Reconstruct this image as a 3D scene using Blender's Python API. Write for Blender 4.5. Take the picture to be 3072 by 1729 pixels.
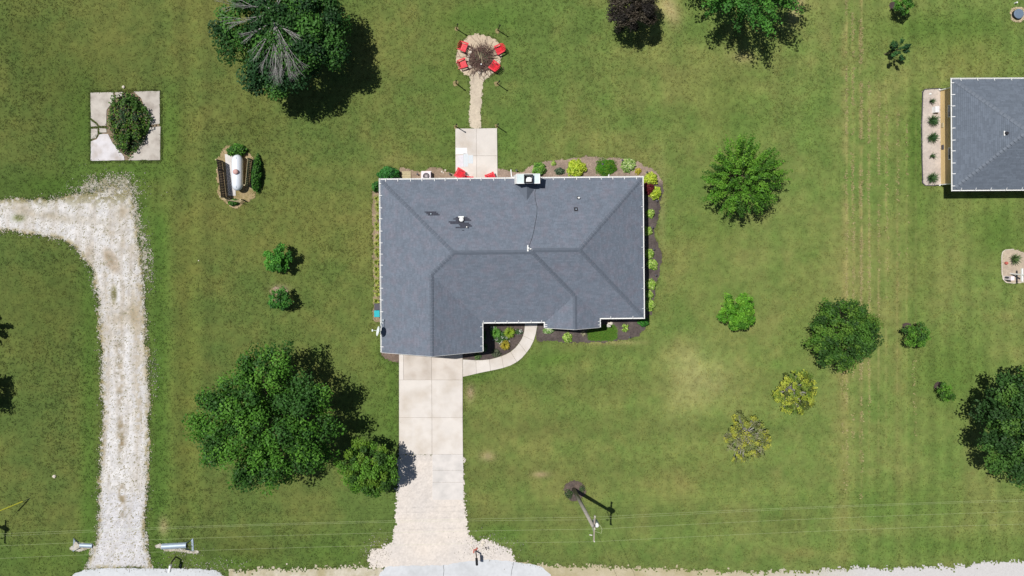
import bpy, math, random
import numpy as np
from mathutils import Vector, Matrix

random.seed(7)
rng = np.random.default_rng(7)
for o in list(bpy.data.objects):
    bpy.data.objects.remove(o, do_unlink=True)
scene = bpy.context.scene
C = scene.collection

# ------------------------------------------------------------------ camera, sky, sun, exposure
H = 62.0            # drone height in metres
S = 33.0            # photo pixels per metre on the ground
NX, NY = 1300.0, 640.0   # photo pixel of the point straight below the drone
W_PX, H_PX = 3072.0, 1729.0

cam_d = bpy.data.cameras.new('camera')
cam = bpy.data.objects.new('camera', cam_d)
C.objects.link(cam)
cam.location = (0, 0, H)
cam.rotation_euler = (0, 0, 0)
cam_d.sensor_width = 36.0
cam_d.lens = 36.0 * (H * S) / W_PX
cam_d.shift_x = (W_PX / 2 - NX) / W_PX
cam_d.shift_y = -(H_PX / 2 - NY) / W_PX
cam_d.clip_end = 3000
scene.camera = cam

SUN_EL = math.radians(62.0)
SUN_DIR = Vector((-0.874 * math.cos(SUN_EL), 0.486 * math.cos(SUN_EL), math.sin(SUN_EL))).normalized()
world = bpy.data.worlds.new('World')
scene.world = world
world.use_nodes = True
wn = world.node_tree
bg = wn.nodes['Background']
sky = wn.nodes.new('ShaderNodeTexSky')
sky.sky_type = 'NISHITA'
sky.sun_disc = False
sky.sun_elevation = SUN_EL
sky.sun_rotation = math.atan2(SUN_DIR.x, SUN_DIR.y) % (2 * math.pi)
sky.altitude = 200
wn.links.new(sky.outputs[0], bg.inputs[0])
bg.inputs[1].default_value = 0.05

sun_d = bpy.data.lights.new('sun', 'SUN')
sun_d.energy = 4.6
sun_d.angle = math.radians(0.5)
sun_d.color = (1.0, 0.972, 0.925)
sun = bpy.data.objects.new('sun', sun_d)
C.objects.link(sun)
sun.rotation_euler = SUN_DIR.to_track_quat('Z', 'Y').to_euler()
sun.location = (-30, 17, 60)

scene.view_settings.view_transform = 'Standard'
scene.view_settings.look = 'None'
scene.view_settings.exposure = 0.0
scene.view_settings.gamma = 1.0
scene.view_settings.use_curve_mapping = False
scene.render.engine = 'CYCLES'

# ------------------------------------------------------------------ helpers
def U(px, py, h=0.0):
    """photo pixel of a point at height h -> plan position in metres"""
    k = (H - h) / H / S
    return ((px - NX) * k, (NY - py) * k)

def lin(c):
    c = np.asarray(c, dtype=float) / 255.0
    return np.where(c <= 0.04045, c / 12.92, ((c + 0.055) / 1.055) ** 2.4)

_tab = np.random.default_rng(99).random((512, 512))
def vn(x, y, scale, seed=0):
    x = np.asarray(x, float) / scale + seed * 17.31
    y = np.asarray(y, float) / scale + seed * 5.77
    xi = np.floor(x).astype(int); yi = np.floor(y).astype(int)
    fx = x - xi; fy = y - yi
    fx = fx * fx * (3 - 2 * fx); fy = fy * fy * (3 - 2 * fy)
    a = _tab[xi % 512, yi % 512]; b = _tab[(xi + 1) % 512, yi % 512]
    c = _tab[xi % 512, (yi + 1) % 512]; d = _tab[(xi + 1) % 512, (yi + 1) % 512]
    return (a * (1 - fx) + b * fx) * (1 - fy) + (c * (1 - fx) + d * fx) * fy

def fbm(x, y, scale, seed=0, octv=4):
    t = 0; amp = 1; tot = 0
    for i in range(octv):
        t = t + amp * vn(x, y, scale / 2 ** i, seed + i * 3)
        tot += amp; amp *= 0.55
    return t / tot

def sdf(px, py, poly):
    """signed distance of points to polygon (negative inside)"""
    px = np.asarray(px, float); py = np.asarray(py, float)
    d = np.full(px.shape, 1e9); inside = np.zeros(px.shape, bool)
    n = len(poly)
    for i in range(n):
        ax, ay = poly[i]; bx, by = poly[(i + 1) % n]
        ex, ey = bx - ax, by - ay
        L = ex * ex + ey * ey + 1e-12
        t = np.clip(((px - ax) * ex + (py - ay) * ey) / L, 0, 1)
        d = np.minimum(d, np.hypot(px - ax - t * ex, py - ay - t * ey))
        if abs(ey) > 1e-12:
            cond = ((ay > py) != (by > py)) & (px < ex * (py - ay) / ey + ax)
            inside ^= cond
    return np.where(inside, -d, d)

def GP(pts, h=0.0):
    return [U(x, y, h) for x, y in pts]

def tag(o, label=None, cat=None, group=None, kind=None):
    if label: o['label'] = label
    if cat: o['category'] = cat
    if group: o['group'] = group
    if kind: o['kind'] = kind
    return o

def empty(name, loc=(0, 0, 0), rz=0.0, label=None, cat=None, group=None):
    o = bpy.data.objects.new(name, None)
    o.empty_display_size = 0.3
    C.objects.link(o)
    o.location = loc; o.rotation_euler = (0, 0, rz)
    return tag(o, label, cat, group)

def link_mesh(name, me, mat, parent=None, loc=None, rz=None, kind=None):
    o = bpy.data.objects.new(name, me)
    if mat is not None and len(me.materials) == 0: me.materials.append(mat)
    C.objects.link(o)
    if parent is not None: o.parent = parent
    if loc is not None: o.location = loc
    if rz is not None: o.rotation_euler = (0, 0, rz)
    if kind: o['kind'] = kind
    return o

class MB:
    def __init__(s): s.v = []; s.f = []
    def add(s, vs, fs):
        k = len(s.v); s.v += [tuple(p) for p in vs]; s.f += [tuple(i + k for i in f) for f in fs]; return s
    def box(s, c, size, R=None):
        hx, hy, hz = size[0] / 2, size[1] / 2, size[2] / 2
        vs = [Vector((x, y, z)) for z in (-hz, hz) for y in (-hy, hy) for x in (-hx, hx)]
        if R is not None: vs = [R @ p for p in vs]
        c = Vector(c)
        return s.add([p + c for p in vs], [(0, 2, 3, 1), (4, 5, 7, 6), (0, 1, 5, 4), (2, 6, 7, 3), (0, 4, 6, 2), (1, 3, 7, 5)])
    def bar(s, p0, p1, w, h):
        p0 = Vector(p0); p1 = Vector(p1); d = p1 - p0
        up = Vector((0, 0, 1)) if abs(d.normalized().z) < 0.95 else Vector((1, 0, 0))
        x = d.normalized(); y = up.cross(x).normalized(); z = x.cross(y)
        R = Matrix((x, y, z)).transposed()
        return s.box((p0 + p1) / 2, (d.length, w, h), R)
    def tube(s, p0, p1, r0, r1=None, n=8, cap=True):
        if r1 is None: r1 = r0
        p0 = Vector(p0); p1 = Vector(p1); d = (p1 - p0).normalized()
        a = Vector((0, 0, 1)) if abs(d.z) < 0.9 else Vector((1, 0, 0))
        x = a.cross(d).normalized(); y = d.cross(x)
        vs = []
        for p, r in ((p0, r0), (p1, r1)):
            for i in range(n):
                t = 2 * math.pi * i / n
                vs.append(p + x * (r * math.cos(t)) + y * (r * math.sin(t)))
        fs = [(i, (i + 1) % n, n + (i + 1) % n, n + i) for i in range(n)]
        if cap: fs += [tuple(range(n - 1, -1, -1)), tuple(range(n, 2 * n))]
        return s.add(vs, fs)
    def lathe(s, prof, n=16, c=(0, 0, 0)):
        vs = []
        for r, z in prof:
            for i in range(n):
                t = 2 * math.pi * i / n
                vs.append((c[0] + r * math.cos(t), c[1] + r * math.sin(t), c[2] + z))
        fs = []
        for k in range(len(prof) - 1):
            for i in range(n):
                j = (i + 1) % n
                fs.append((k * n + i, k * n + j, (k + 1) * n + j, (k + 1) * n + i))
        fs += [tuple(range(n - 1, -1, -1)), tuple(range((len(prof) - 1) * n, len(prof) * n))]
        return s.add(vs, fs)
    def prism(s, poly, z0, z1, bev=0.0):
        n = len(poly)
        ar = sum(poly[i][0] * poly[(i + 1) % n][1] - poly[(i + 1) % n][0] * poly[i][1] for i in range(n))
        if ar < 0: poly = poly[::-1]
        vs = [(x, y, z0) for x, y in poly]
        if bev:
            vs += [(x, y, z1 - bev) for x, y in poly]
            ins = inset(poly, bev)
            vs += [(x, y, z1) for x, y in ins]
            rings = 3
        else:
            vs += [(x, y, z1) for x, y in poly]; rings = 2
        fs = [tuple(range(n - 1, -1, -1))]
        for k in range(rings - 1):
            fs += [(k * n + i, k * n + (i + 1) % n, (k + 1) * n + (i + 1) % n, (k + 1) * n + i) for i in range(n)]
        fs.append(tuple(range((rings - 1) * n, rings * n)))
        return s.add(vs, fs)
    def mesh(s, name, smooth=False):
        me = bpy.data.meshes.new(name)
        me.from_pydata(s.v, [], s.f); me.update()
        if smooth:
            me.polygons.foreach_set('use_smooth', [True] * len(me.polygons))
        return me
    def build(s, name, mat, parent=None, smooth=False, loc=None, rz=None, kind=None):
        return link_mesh(name, s.mesh(name, smooth), mat, parent, loc, rz, kind)

def inset(poly, d):
    """inset of a counter-clockwise polygon"""
    n = len(poly); out = []
    for i in range(n):
        p0 = Vector(poly[i - 1]); p = Vector(poly[i]); p1 = Vector(poly[(i + 1) % n])
        e0 = (p - p0).normalized(); e1 = (p1 - p).normalized()
        n0 = Vector((-e0.y, e0.x)); n1 = Vector((-e1.y, e1.x))
        b = n0 + n1
        L = b.length
        if L < 1e-6: out.append(tuple(p + n0 * d)); continue
        b /= L
        out.append(tuple(p + b * (d / max(0.35, b.dot(n0)))))
    return out

def ccw(poly):
    n = len(poly)
    a = sum(poly[i][0] * poly[(i + 1) % n][1] - poly[(i + 1) % n][0] * poly[i][1] for i in range(n))
    return list(poly) if a > 0 else list(poly)[::-1]

def set_col(me, col):
    at = me.color_attributes.new('col', 'FLOAT_COLOR', 'POINT')
    a = np.ones((len(me.vertices), 4), np.float32); a[:, :3] = col
    at.data.foreach_set('color', a.ravel())

def np_mesh(name, V, F, col=None, smooth=True):
    """V (n,3), F (m,k) arrays"""
    me = bpy.data.meshes.new(name)
    V = np.asarray(V, np.float32); F = np.asarray(F, np.int32)
    m, k = F.shape
    me.vertices.add(len(V)); me.vertices.foreach_set('co', V.ravel())
    me.loops.add(m * k); me.loops.foreach_set('vertex_index', F.ravel())
    me.polygons.add(m)
    me.polygons.foreach_set('loop_start', np.arange(0, m * k, k, dtype=np.int32))
    me.polygons.foreach_set('loop_total', np.full(m, k, np.int32))
    if not smooth: me.polygons.foreach_set('use_smooth', np.zeros(m, dtype=bool))
    me.update(calc_edges=True)
    if col is not None: set_col(me, col)
    return me

def copy_tree(root, loc, rz, label=None):
    r = root.copy(); C.objects.link(r); r.location = loc; r.rotation_euler = (0, 0, rz)
    if label: r['label'] = label
    for ch in root.children:
        c = ch.copy(); C.objects.link(c); c.parent = r
        for g in ch.children:
            d = g.copy(); C.objects.link(d); d.parent = c
    return r

# ------------------------------------------------------------------ materials
def new_mat(name):
    m = bpy.data.materials.new(name); m.use_nodes = True
    nt = m.node_tree
    return m, nt, nt.nodes['Principled BSDF']

def pmat(name, rgb, rough=0.7, var=0.12, scale=6.0, bump=0.0, bscale=60.0, metal=0.0, stain=None, spec=0.3, island=0.0, stain_scale=0.8, objvar=0.0):
    """plain surface: colour with two octaves of noise, optional stains and fine relief"""
    m, nt, b = new_mat(name)
    N = nt.nodes; L = nt.links
    tc = N.new('ShaderNodeNewGeometry')
    no = N.new('ShaderNodeTexNoise'); no.inputs['Scale'].default_value = scale; no.inputs['Detail'].default_value = 6
    L.new(tc.outputs['Position'], no.inputs['Vector'])
    mr = N.new('ShaderNodeMapRange'); mr.inputs[1].default_value = 0.3; mr.inputs[2].default_value = 0.7
    mr.inputs[3].default_value = 1 - var; mr.inputs[4].default_value = 1 + var
    L.new(no.outputs['Fac'], mr.inputs[0])
    fac = mr.outputs[0]
    if island:
        mi = N.new('ShaderNodeMapRange'); mi.inputs[3].default_value = 1 - island; mi.inputs[4].default_value = 1 + island
        L.new(tc.outputs['Random Per Island'], mi.inputs[0])
        mm = N.new('ShaderNodeMath'); mm.operation = 'MULTIPLY'
        L.new(fac, mm.inputs[0]); L.new(mi.outputs[0], mm.inputs[1]); fac = mm.outputs[0]
    if objvar:
        oi = N.new('ShaderNodeObjectInfo')
        mo = N.new('ShaderNodeMapRange'); mo.inputs[3].default_value = 1 - objvar; mo.inputs[4].default_value = 1 + objvar
        L.new(oi.outputs['Random'], mo.inputs[0])
        m2 = N.new('ShaderNodeMath'); m2.operation = 'MULTIPLY'
        L.new(fac, m2.inputs[0]); L.new(mo.outputs[0], m2.inputs[1]); fac = m2.outputs[0]
    rgbn = N.new('ShaderNodeRGB'); rgbn.outputs[0].default_value = (*lin(rgb), 1)
    src = rgbn.outputs[0]
    if stain is not None:
        n2 = N.new('ShaderNodeTexNoise'); n2.inputs['Scale'].default_value = stain_scale; n2.inputs['Detail'].default_value = 5
        L.new(tc.outputs['Position'], n2.inputs['Vector'])
        r2 = N.new('ShaderNodeMapRange'); r2.inputs[1].default_value = 0.45; r2.inputs[2].default_value = 0.75
        L.new(n2.outputs['Fac'], r2.inputs[0])
        mx = N.new('ShaderNodeMix'); mx.data_type = 'RGBA'
        L.new(r2.outputs[0], mx.inputs[0]); L.new(src, mx.inputs[6]); mx.inputs[7].default_value = (*lin(stain), 1)
        src = mx.outputs[2]
    vm = N.new('ShaderNodeVectorMath'); vm.operation = 'SCALE'
    L.new(src, vm.inputs[0]); L.new(fac, vm.inputs['Scale'])
    L.new(vm.outputs[0], b.inputs['Base Color'])
    b.inputs['Roughness'].default_value = rough
    b.inputs['Metallic'].default_value = metal
    b.inputs['Specular IOR Level'].default_value = spec
    if bump:
        nb = N.new('ShaderNodeTexNoise'); nb.inputs['Scale'].default_value = bscale; nb.inputs['Detail'].default_value = 4
        L.new(tc.outputs['Position'], nb.inputs['Vector'])
        bp = N.new('ShaderNodeBump'); bp.inputs['Strength'].default_value = bump; bp.inputs['Distance'].default_value = 0.004
        L.new(nb.outputs['Fac'], bp.inputs['Height']); L.new(bp.outputs[0], b.inputs['Normal'])
    return m

def vcmat(name, var=0.2, scale=8.0, scale2=30.0, rough=0.95, bump=0.4, bscale=20.0, gain=1.0, transl=0.0):
    """ground cover whose own colour is stored per vertex, with fine procedural grain"""
    m, nt, b = new_mat(name)
    N = nt.nodes; L = nt.links
    geo = N.new('ShaderNodeNewGeometry')
    at = N.new('ShaderNodeAttribute'); at.attribute_name = 'col'
    n1 = N.new('ShaderNodeTexNoise'); n1.inputs['Scale'].default_value = scale; n1.inputs['Detail'].default_value = 5
    n2 = N.new('ShaderNodeTexNoise'); n2.inputs['Scale'].default_value = scale2; n2.inputs['Detail'].default_value = 3
    L.new(geo.outputs['Position'], n1.inputs['Vector']); L.new(geo.outputs['Position'], n2.inputs['Vector'])
    ad = N.new('ShaderNodeMath'); ad.operation = 'ADD'
    L.new(n1.outputs['Fac'], ad.inputs[0]); L.new(n2.outputs['Fac'], ad.inputs[1])
    mr = N.new('ShaderNodeMapRange'); mr.inputs[1].default_value = 0.7; mr.inputs[2].default_value = 1.3
    mr.inputs[3].default_value = gain * (1 - var); mr.inputs[4].default_value = gain * (1 + var); mr.clamp = False
    L.new(ad.outputs[0], mr.inputs[0])
    vm = N.new('ShaderNodeVectorMath'); vm.operation = 'SCALE'
    L.new(at.outputs['Color'], vm.inputs[0]); L.new(mr.outputs[0], vm.inputs['Scale'])
    L.new(vm.outputs[0], b.inputs['Base Color'])
    b.inputs['Roughness'].default_value = rough
    b.inputs['Specular IOR Level'].default_value = 0.15
    if bump:
        bp = N.new('ShaderNodeBump'); bp.inputs['Strength'].default_value = bump; bp.inputs['Distance'].default_value = 0.02
        n3 = N.new('ShaderNodeTexNoise'); n3.inputs['Scale'].default_value = bscale; n3.inputs['Detail'].default_value = 4
        L.new(geo.outputs['Position'], n3.inputs['Vector'])
        L.new(n3.outputs['Fac'], bp.inputs['Height']); L.new(bp.outputs[0], b.inputs['Normal'])
    return m

def leafmat(name, gain=1.0, transl=0.25, rough=0.6):
    m, nt, b = new_mat(name)
    N = nt.nodes; L = nt.links
    at = N.new('ShaderNodeAttribute'); at.attribute_name = 'col'
    vm = N.new('ShaderNodeVectorMath'); vm.operation = 'SCALE'; vm.inputs['Scale'].default_value = gain
    L.new(at.outputs['Color'], vm.inputs[0])
    L.new(vm.outputs[0], b.inputs['Base Color'])
    b.inputs['Roughness'].default_value = rough
    b.inputs['Specular IOR Level'].default_value = 0.25
    tr = N.new('ShaderNodeBsdfTranslucent'); L.new(vm.outputs[0], tr.inputs['Color'])
    mx = N.new('ShaderNodeMixShader'); mx.inputs[0].default_value = transl
    L.new(b.outputs[0], mx.inputs[1]); L.new(tr.outputs[0], mx.inputs[2])
    L.new(mx.outputs[0], N['Material Output'].inputs['Surface'])
    return m

M = {}
M['lawn'] = vcmat('lawn_soil_grass', var=0.12, scale=5.0, scale2=22.0, bump=0.22, bscale=18)
M['blade'] = leafmat('grass_blade', transl=0.15, rough=0.8)
M['leaf'] = leafmat('foliage', transl=0.22)
M['gravel'] = vcmat('limestone_gravel', var=0.10, scale=6.0, scale2=26.0, bump=0.8, bscale=28)
M['mulch'] = vcmat('bark_mulch', var=0.35, scale=9.0, scale2=30.0, bump=1.0, bscale=24)
M['concrete'] = pmat('cream_concrete', (209, 202, 195), 0.85, 0.04, 1.2, 0.12, 80, stain=(188, 177, 164), stain_scale=0.5, objvar=0.05)
M['concrete_worn'] = pmat('tyre_marked_concrete', (203, 194, 185), 0.85, 0.06, 1.6, 0.12, 80, stain=(172, 160, 148), stain_scale=0.8, objvar=0.04)
M['concrete_grey'] = pmat('grey_concrete', (208, 202, 197), 0.9, 0.06, 2.0, 0.2, 70, stain=(188, 184, 180))
M['concrete_old'] = pmat('weathered_concrete', (182, 175, 166), 0.9, 0.08, 1.5, 0.25, 60, stain=(150, 141, 132), stain_scale=1.1, objvar=0.06)
M['concrete_pale'] = pmat('white_washed_concrete', (206, 202, 204), 0.9, 0.10, 1.4, 0.2, 60, stain=(170, 160, 152), stain_scale=0.9)
M['asphalt'] = pmat('sun_bleached_asphalt', (198, 200, 203), 0.9, 0.06, 3.0, 0.3, 70, stain=(180, 182, 184), stain_scale=0.35)
M['road'] = pmat('asphalt_road', (120, 120, 122), 0.9, 0.08, 3.0, 0.3, 60)
M['soil'] = pmat('bare_soil', (128, 112, 92), 0.95, 0.25, 6.0, 0.6, 25)
M['joint'] = pmat('joint_sand', (150, 140, 126), 0.95, 0.2, 8.0, 0.4, 40)
M['shingle'] = pmat('slate_blue_shingle', (106, 114, 126), 0.9, 0.06, 1.3, 0.35, 120, island=0.09, spec=0.2, stain=(114, 115, 126), stain_scale=1.4)
M['shingle_dark'] = pmat('new_dark_shingle', (66, 68, 78), 0.9, 0.12, 6.0, 0.35, 120, spec=0.2)
M['cap'] = pmat('ridge_cap_shingle', (95, 102, 113), 0.9, 0.08, 3.0, 0.3, 120, spec=0.2)
M['deck'] = pmat('roof_underlay', (70, 74, 80), 0.9, 0.1)
M['shingle2'] = pmat('grey_blue_shingle', (100, 108, 119), 0.9, 0.05, 2.0, 0.35, 120, island=0.10, spec=0.2)
M['cap2'] = pmat('light_ridge_cap', (108, 115, 125), 0.9, 0.08, 3.0, 0.3, 120, spec=0.2)
M['white'] = pmat('white_aluminium', (232, 232, 230), 0.45, 0.04, 5.0, spec=0.4)
M['offwhite'] = pmat('white_siding', (222, 220, 222), 0.6, 0.04, 3.0)
M['siding_tan'] = pmat('tan_vinyl_siding', (214, 186, 132), 0.6, 0.05, 3.0)
M['siding_grey'] = pmat('pale_grey_siding', (205, 205, 200), 0.6, 0.05, 3.0)
M['glass'] = pmat('window_glass', (60, 70, 80), 0.08, 0.02, 2.0, spec=0.6)
M['cap_metal'] = pmat('chimney_top_metal', (206, 219, 219), 0.5, 0.05, 2.5, stain=(190, 205, 204))
M['black'] = pmat('black_metal', (32, 31, 34), 0.5, 0.1, 8.0)
M['rubber'] = pmat('vent_boot_rubber', (45, 45, 50), 0.8, 0.1)
M['red'] = pmat('faded_red_resin', (214, 52, 64), 0.55, 0.07, 7.0, spec=0.35)
M['wood_grey'] = pmat('weathered_wood', (150, 142, 128), 0.9, 0.15, 9.0, 0.3, 40)
M['wood_pale'] = pmat('pale_pine_board', (186, 172, 138), 0.85, 0.12, 7.0, 0.2, 40)
M['wood_dark'] = pmat('dark_brown_wood', (66, 57, 50), 0.9, 0.15, 9.0, 0.2, 40)  # even dark brown for the tank screen slats and mailbox posts
M['pole'] = pmat('grey_utility_pole', (152, 146, 138), 0.9, 0.15, 7.0, 0.4, 30)
M['bark'] = pmat('tree_bark', (96, 84, 70), 0.95, 0.2, 9.0, 0.5, 30)
M['deadwood'] = pmat('bleached_dead_wood', (168, 163, 161), 0.9, 0.12, 9.0)
M['twig'] = pmat('dry_brush_twigs', (112, 88, 80), 0.95, 0.2, 9.0, island=0.45)
M['tank'] = pmat('silver_white_tank_paint', (216, 221, 228), 0.42, 0.03, 2.0, spec=0.45)
M['rust'] = pmat('pink_primer_dome', (198, 158, 150), 0.7, 0.12, 9.0)
M['stone'] = pmat('pale_landscape_stone', (205, 196, 182), 0.9, 0.12, 9.0, 0.4, 30, island=0.1)
M['galv'] = pmat('galvanised_steel', (158, 172, 186), 0.5, 0.08, 5.0, metal=0.25, spec=0.5)
M['grey_metal'] = pmat('grey_painted_steel', (150, 160, 168), 0.5, 0.08, 5.0, spec=0.4)
M['wire'] = pmat('aluminium_wire', (196, 204, 160), 0.5, 0.05)
M['cable'] = pmat('black_cable', (30, 30, 30), 0.6, 0.05)
M['yellow'] = pmat('yellow_guy_guard', (206, 204, 70), 0.6, 0.05)
M['teal'] = pmat('teal_plastic', (40, 172, 182), 0.35, 0.1, 9.0, spec=0.5)
M['bin'] = pmat('dark_grey_plastic', (78, 76, 84), 0.5, 0.1, 6.0)
M['lid'] = pmat('blue_grey_lid', (104, 120, 138), 0.6, 0.06, 5.0)
M['dish'] = pmat('white_dish', (216, 222, 222), 0.45, 0.04)
M['statue'] = pmat('cast_stone', (200, 196, 188), 0.9, 0.15, 10.0, 0.3)
M['flower'] = pmat('white_petals', (226, 226, 220), 0.7, 0.1)
M['brick'] = pmat('red_brick_fragment', (178, 96, 84), 0.9, 0.15, 8.0)
M['pinkwhite'] = pmat('pale_utility_box', (232, 218, 222), 0.5, 0.03)

# ------------------------------------------------------------------ ground outlines (photo pixels on the ground)
HZ = lambda pts: [(1100 + x * 0.4414, 460 + y * 0.4414) for x, y in pts]      # points noted on an enlarged house view
drive_px = [(255, 1706), (283, 1640), (298, 1580), (296, 1500), (300, 1430), (308, 1330), (308, 1200), (306, 1080), (300, 960), (290, 880),
            (280, 820), (255, 780), (225, 740), (180, 715), (110, 705), (40, 695), (-140, 690), (-140, 592), (60, 600), (150, 598),
            (240, 580), (330, 560), (390, 560), (396, 600), (410, 690), (422, 770), (428, 850), (434, 960), (440, 1060), (446, 1180),
            (444, 1320), (440, 1420), (440, 1500), (432, 1590), (440, 1640), (455, 1706)]
gdrive_px = [(1197, 1363), (1193, 1430), (1187, 1500), (1183, 1580), (1176, 1618), (1150, 1640), (1112, 1650), (1102, 1680), (1108, 1706),
             (1560, 1706), (1545, 1680), (1535, 1650), (1500, 1640), (1475, 1622), (1455, 1615), (1430, 1624), (1405, 1606), (1398, 1560), (1394, 1500), (1390, 1363)]
apron1_px = [(200, 1745), (222, 1722), (250, 1711), (320, 1704), (420, 1706), (520, 1706), (600, 1707), (650, 1713), (700, 1745)]
apron2_px = [(1128, 1745), (1142, 1718), (1160, 1699), (1230, 1697), (1330, 1696), (1400, 1684), (1470, 1679), (1520, 1683), (1580, 1690), (1625, 1700), (1650, 1722), (1662, 1745)]
shoulder_px = [(1560, 1688), (1600, 1700), (1640, 1697), (1800, 1702), (2000, 1708), (2200, 1717), (2350, 1716), (2500, 1714), (2560, 1706), (2700, 1703), (2900, 1698), (2960, 1686), (3100, 1682), (3300, 1680), (3300, 1760), (1560, 1760)]
shoulder2_px = [(690, 1716), (760, 1709), (900, 1706), (1010, 1703), (1100, 1700), (1150, 1700), (1150, 1760), (690, 1760)]
firepit_px = [(1437 + 68 * math.cos(t) + (4 * math.sin(3 * t)), 170 - 68 * math.sin(t)) for t in np.linspace(0, 2 * math.pi, 28, endpoint=False)]
path_px = [(1408, 222), (1411, 245), (1410, 300), (1407, 350), (1410, 386), (1443, 386), (1442, 340), (1446, 290), (1449, 242), (1462, 232), (1482, 218), (1440, 205)]
padbed_px = [(271, 278), (376, 275), (480, 273), (482, 481), (378, 483), (272, 484)]
patio_px = [(1366, 386), (1491, 385), (1493, 560), (1367, 560)]
drivec_px = [(1197, 1040), (1388, 1040), (1389, 1363), (1390, 1500), (1297, 1500), (1297, 1363), (1197, 1363)]
nbed_px = HZ([(225, 100), (290, 105), (330, 130), (390, 120), (450, 95), (520, 110), (600, 140), (605, 240), (225, 240)])
nebed_px = HZ([(885, 112), (950, 118), (1040, 135), (1120, 85), (1200, 62), (1300, 44), (1430, 30), (1520, 26), (1640, 36), (1760, 42), (1850, 62), (1920, 98), (1980, 140), (2012, 190),
               (2016, 240), (2012, 300), (1995, 350), (1990, 400), (1972, 460), (1958, 520), (1962, 570), (1985, 620), (2004, 690), (2002, 740), (1988, 800), (1975, 850), (1965, 900), (1962, 960), (1950, 1040), (1935, 1095), (1800, 1100), (1800, 240), (885, 240)])
sebed_px = HZ([(1165, 1100), (1160, 1170), (1145, 1250), (1160, 1278), (1230, 1268), (1290, 1272), (1350, 1290), (1480, 1288), (1560, 1284), (1690, 1282), (1780, 1268), (1850, 1240), (1890, 1190), (1912, 1140), (1912, 1085)])
wbed_px = [(1118, 575), (1116, 640), (1120, 720), (1119, 800), (1122, 880), (1118, 930), (1124, 970), (1180, 970), (1180, 560), (1128, 556)]
gbed_px = [(1143, 1055), (1148, 1070), (1170, 1084), (1198, 1090), (1198, 1040), (1143, 1040)]
# curved front walk: inner and outer edge noted on an enlarged view, joints cut it into slabs
WK = lambda pts: [(1400 + x / 7.25, 940 + y / 7.25) for x, y in pts]
walk_in = WK([(-84, 1004), (60, 1012), (200, 1022), (330, 1020), (495, 1003), (620, 975), (760, 932), (860, 890), (955, 838), (1060, 750), (1140, 650), (1195, 560), (1225, 490), (1252, 390), (1262, 290), (1266, 100), (1266, -160)])
walk_out = WK([(-84, 1384), (60, 1352), (212, 1315), (360, 1282), (517, 1252), (660, 1222), (800, 1188), (950, 1138), (1092, 1062), (1200, 975), (1300, 860), (1385, 745), (1458, 596), (1505, 440), (1530, 300), (1562, 100), (1562, -160)])
walk_breaks = [0, 2, 4, 6, 8, 10, 12, 14, 16]
fbed_px = WK([(-84, 700), (-84, 1004)]) + walk_in[1:] + WK([(1000, -160), (-84, -160)])
tankbed_px = [(668, 448), (690, 440), (740, 450), (760, 470), (770, 560), (762, 590), (748, 605), (735, 612), (705, 622), (680, 612), (664, 598), (656, 570), (648, 520), (652, 480)]
nb_bed_px = [(2767, 276), (2773, 269), (2790, 267), (2824, 266), (2824, 556), (2775, 557), (2767, 550), (2765, 480), (2764, 380)]
ub_px = [(3004, 770), (3007, 756), (3016, 750), (3040, 748), (3056, 750), (3072, 760), (3090, 770), (3090, 840), (3075, 848), (3040, 850), (3018, 848), (3008, 838), (3005, 815)]
lidring_px = [(3055 + 25 * math.cos(t), 44 - 23 * math.sin(t)) for t in np.linspace(0, 2 * math.pi, 20, endpoint=False)]
polering_px = [(1724 + 33 * math.cos(t), 1472 - 31 * math.sin(t)) for t in np.linspace(0, 2 * math.pi, 20, endpoint=False)]
grass_se_px = [(1762, 992), (1786, 986), (1812, 978), (1838, 974), (1850, 990), (1848, 1014), (1832, 1020), (1765, 1018)]

HARD = [GP(p) for p in (drive_px, gdrive_px, apron1_px, apron2_px, shoulder_px, shoulder2_px, firepit_px, path_px, padbed_px, patio_px, drivec_px,
                        nbed_px, nebed_px, sebed_px, wbed_px, gbed_px, fbed_px, nb_bed_px, ub_px, polering_px)]
HARD.append(GP(walk_in + walk_out[::-1]))
SOFT = [GP(p) for p in (tankbed_px, lidring_px)]
house_foot = GP([(1137, 536), (1930, 528), (1934, 960), (1800, 985), (1630, 985), (1445, 962), (1445, 1054), (1139, 1056)])

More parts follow.
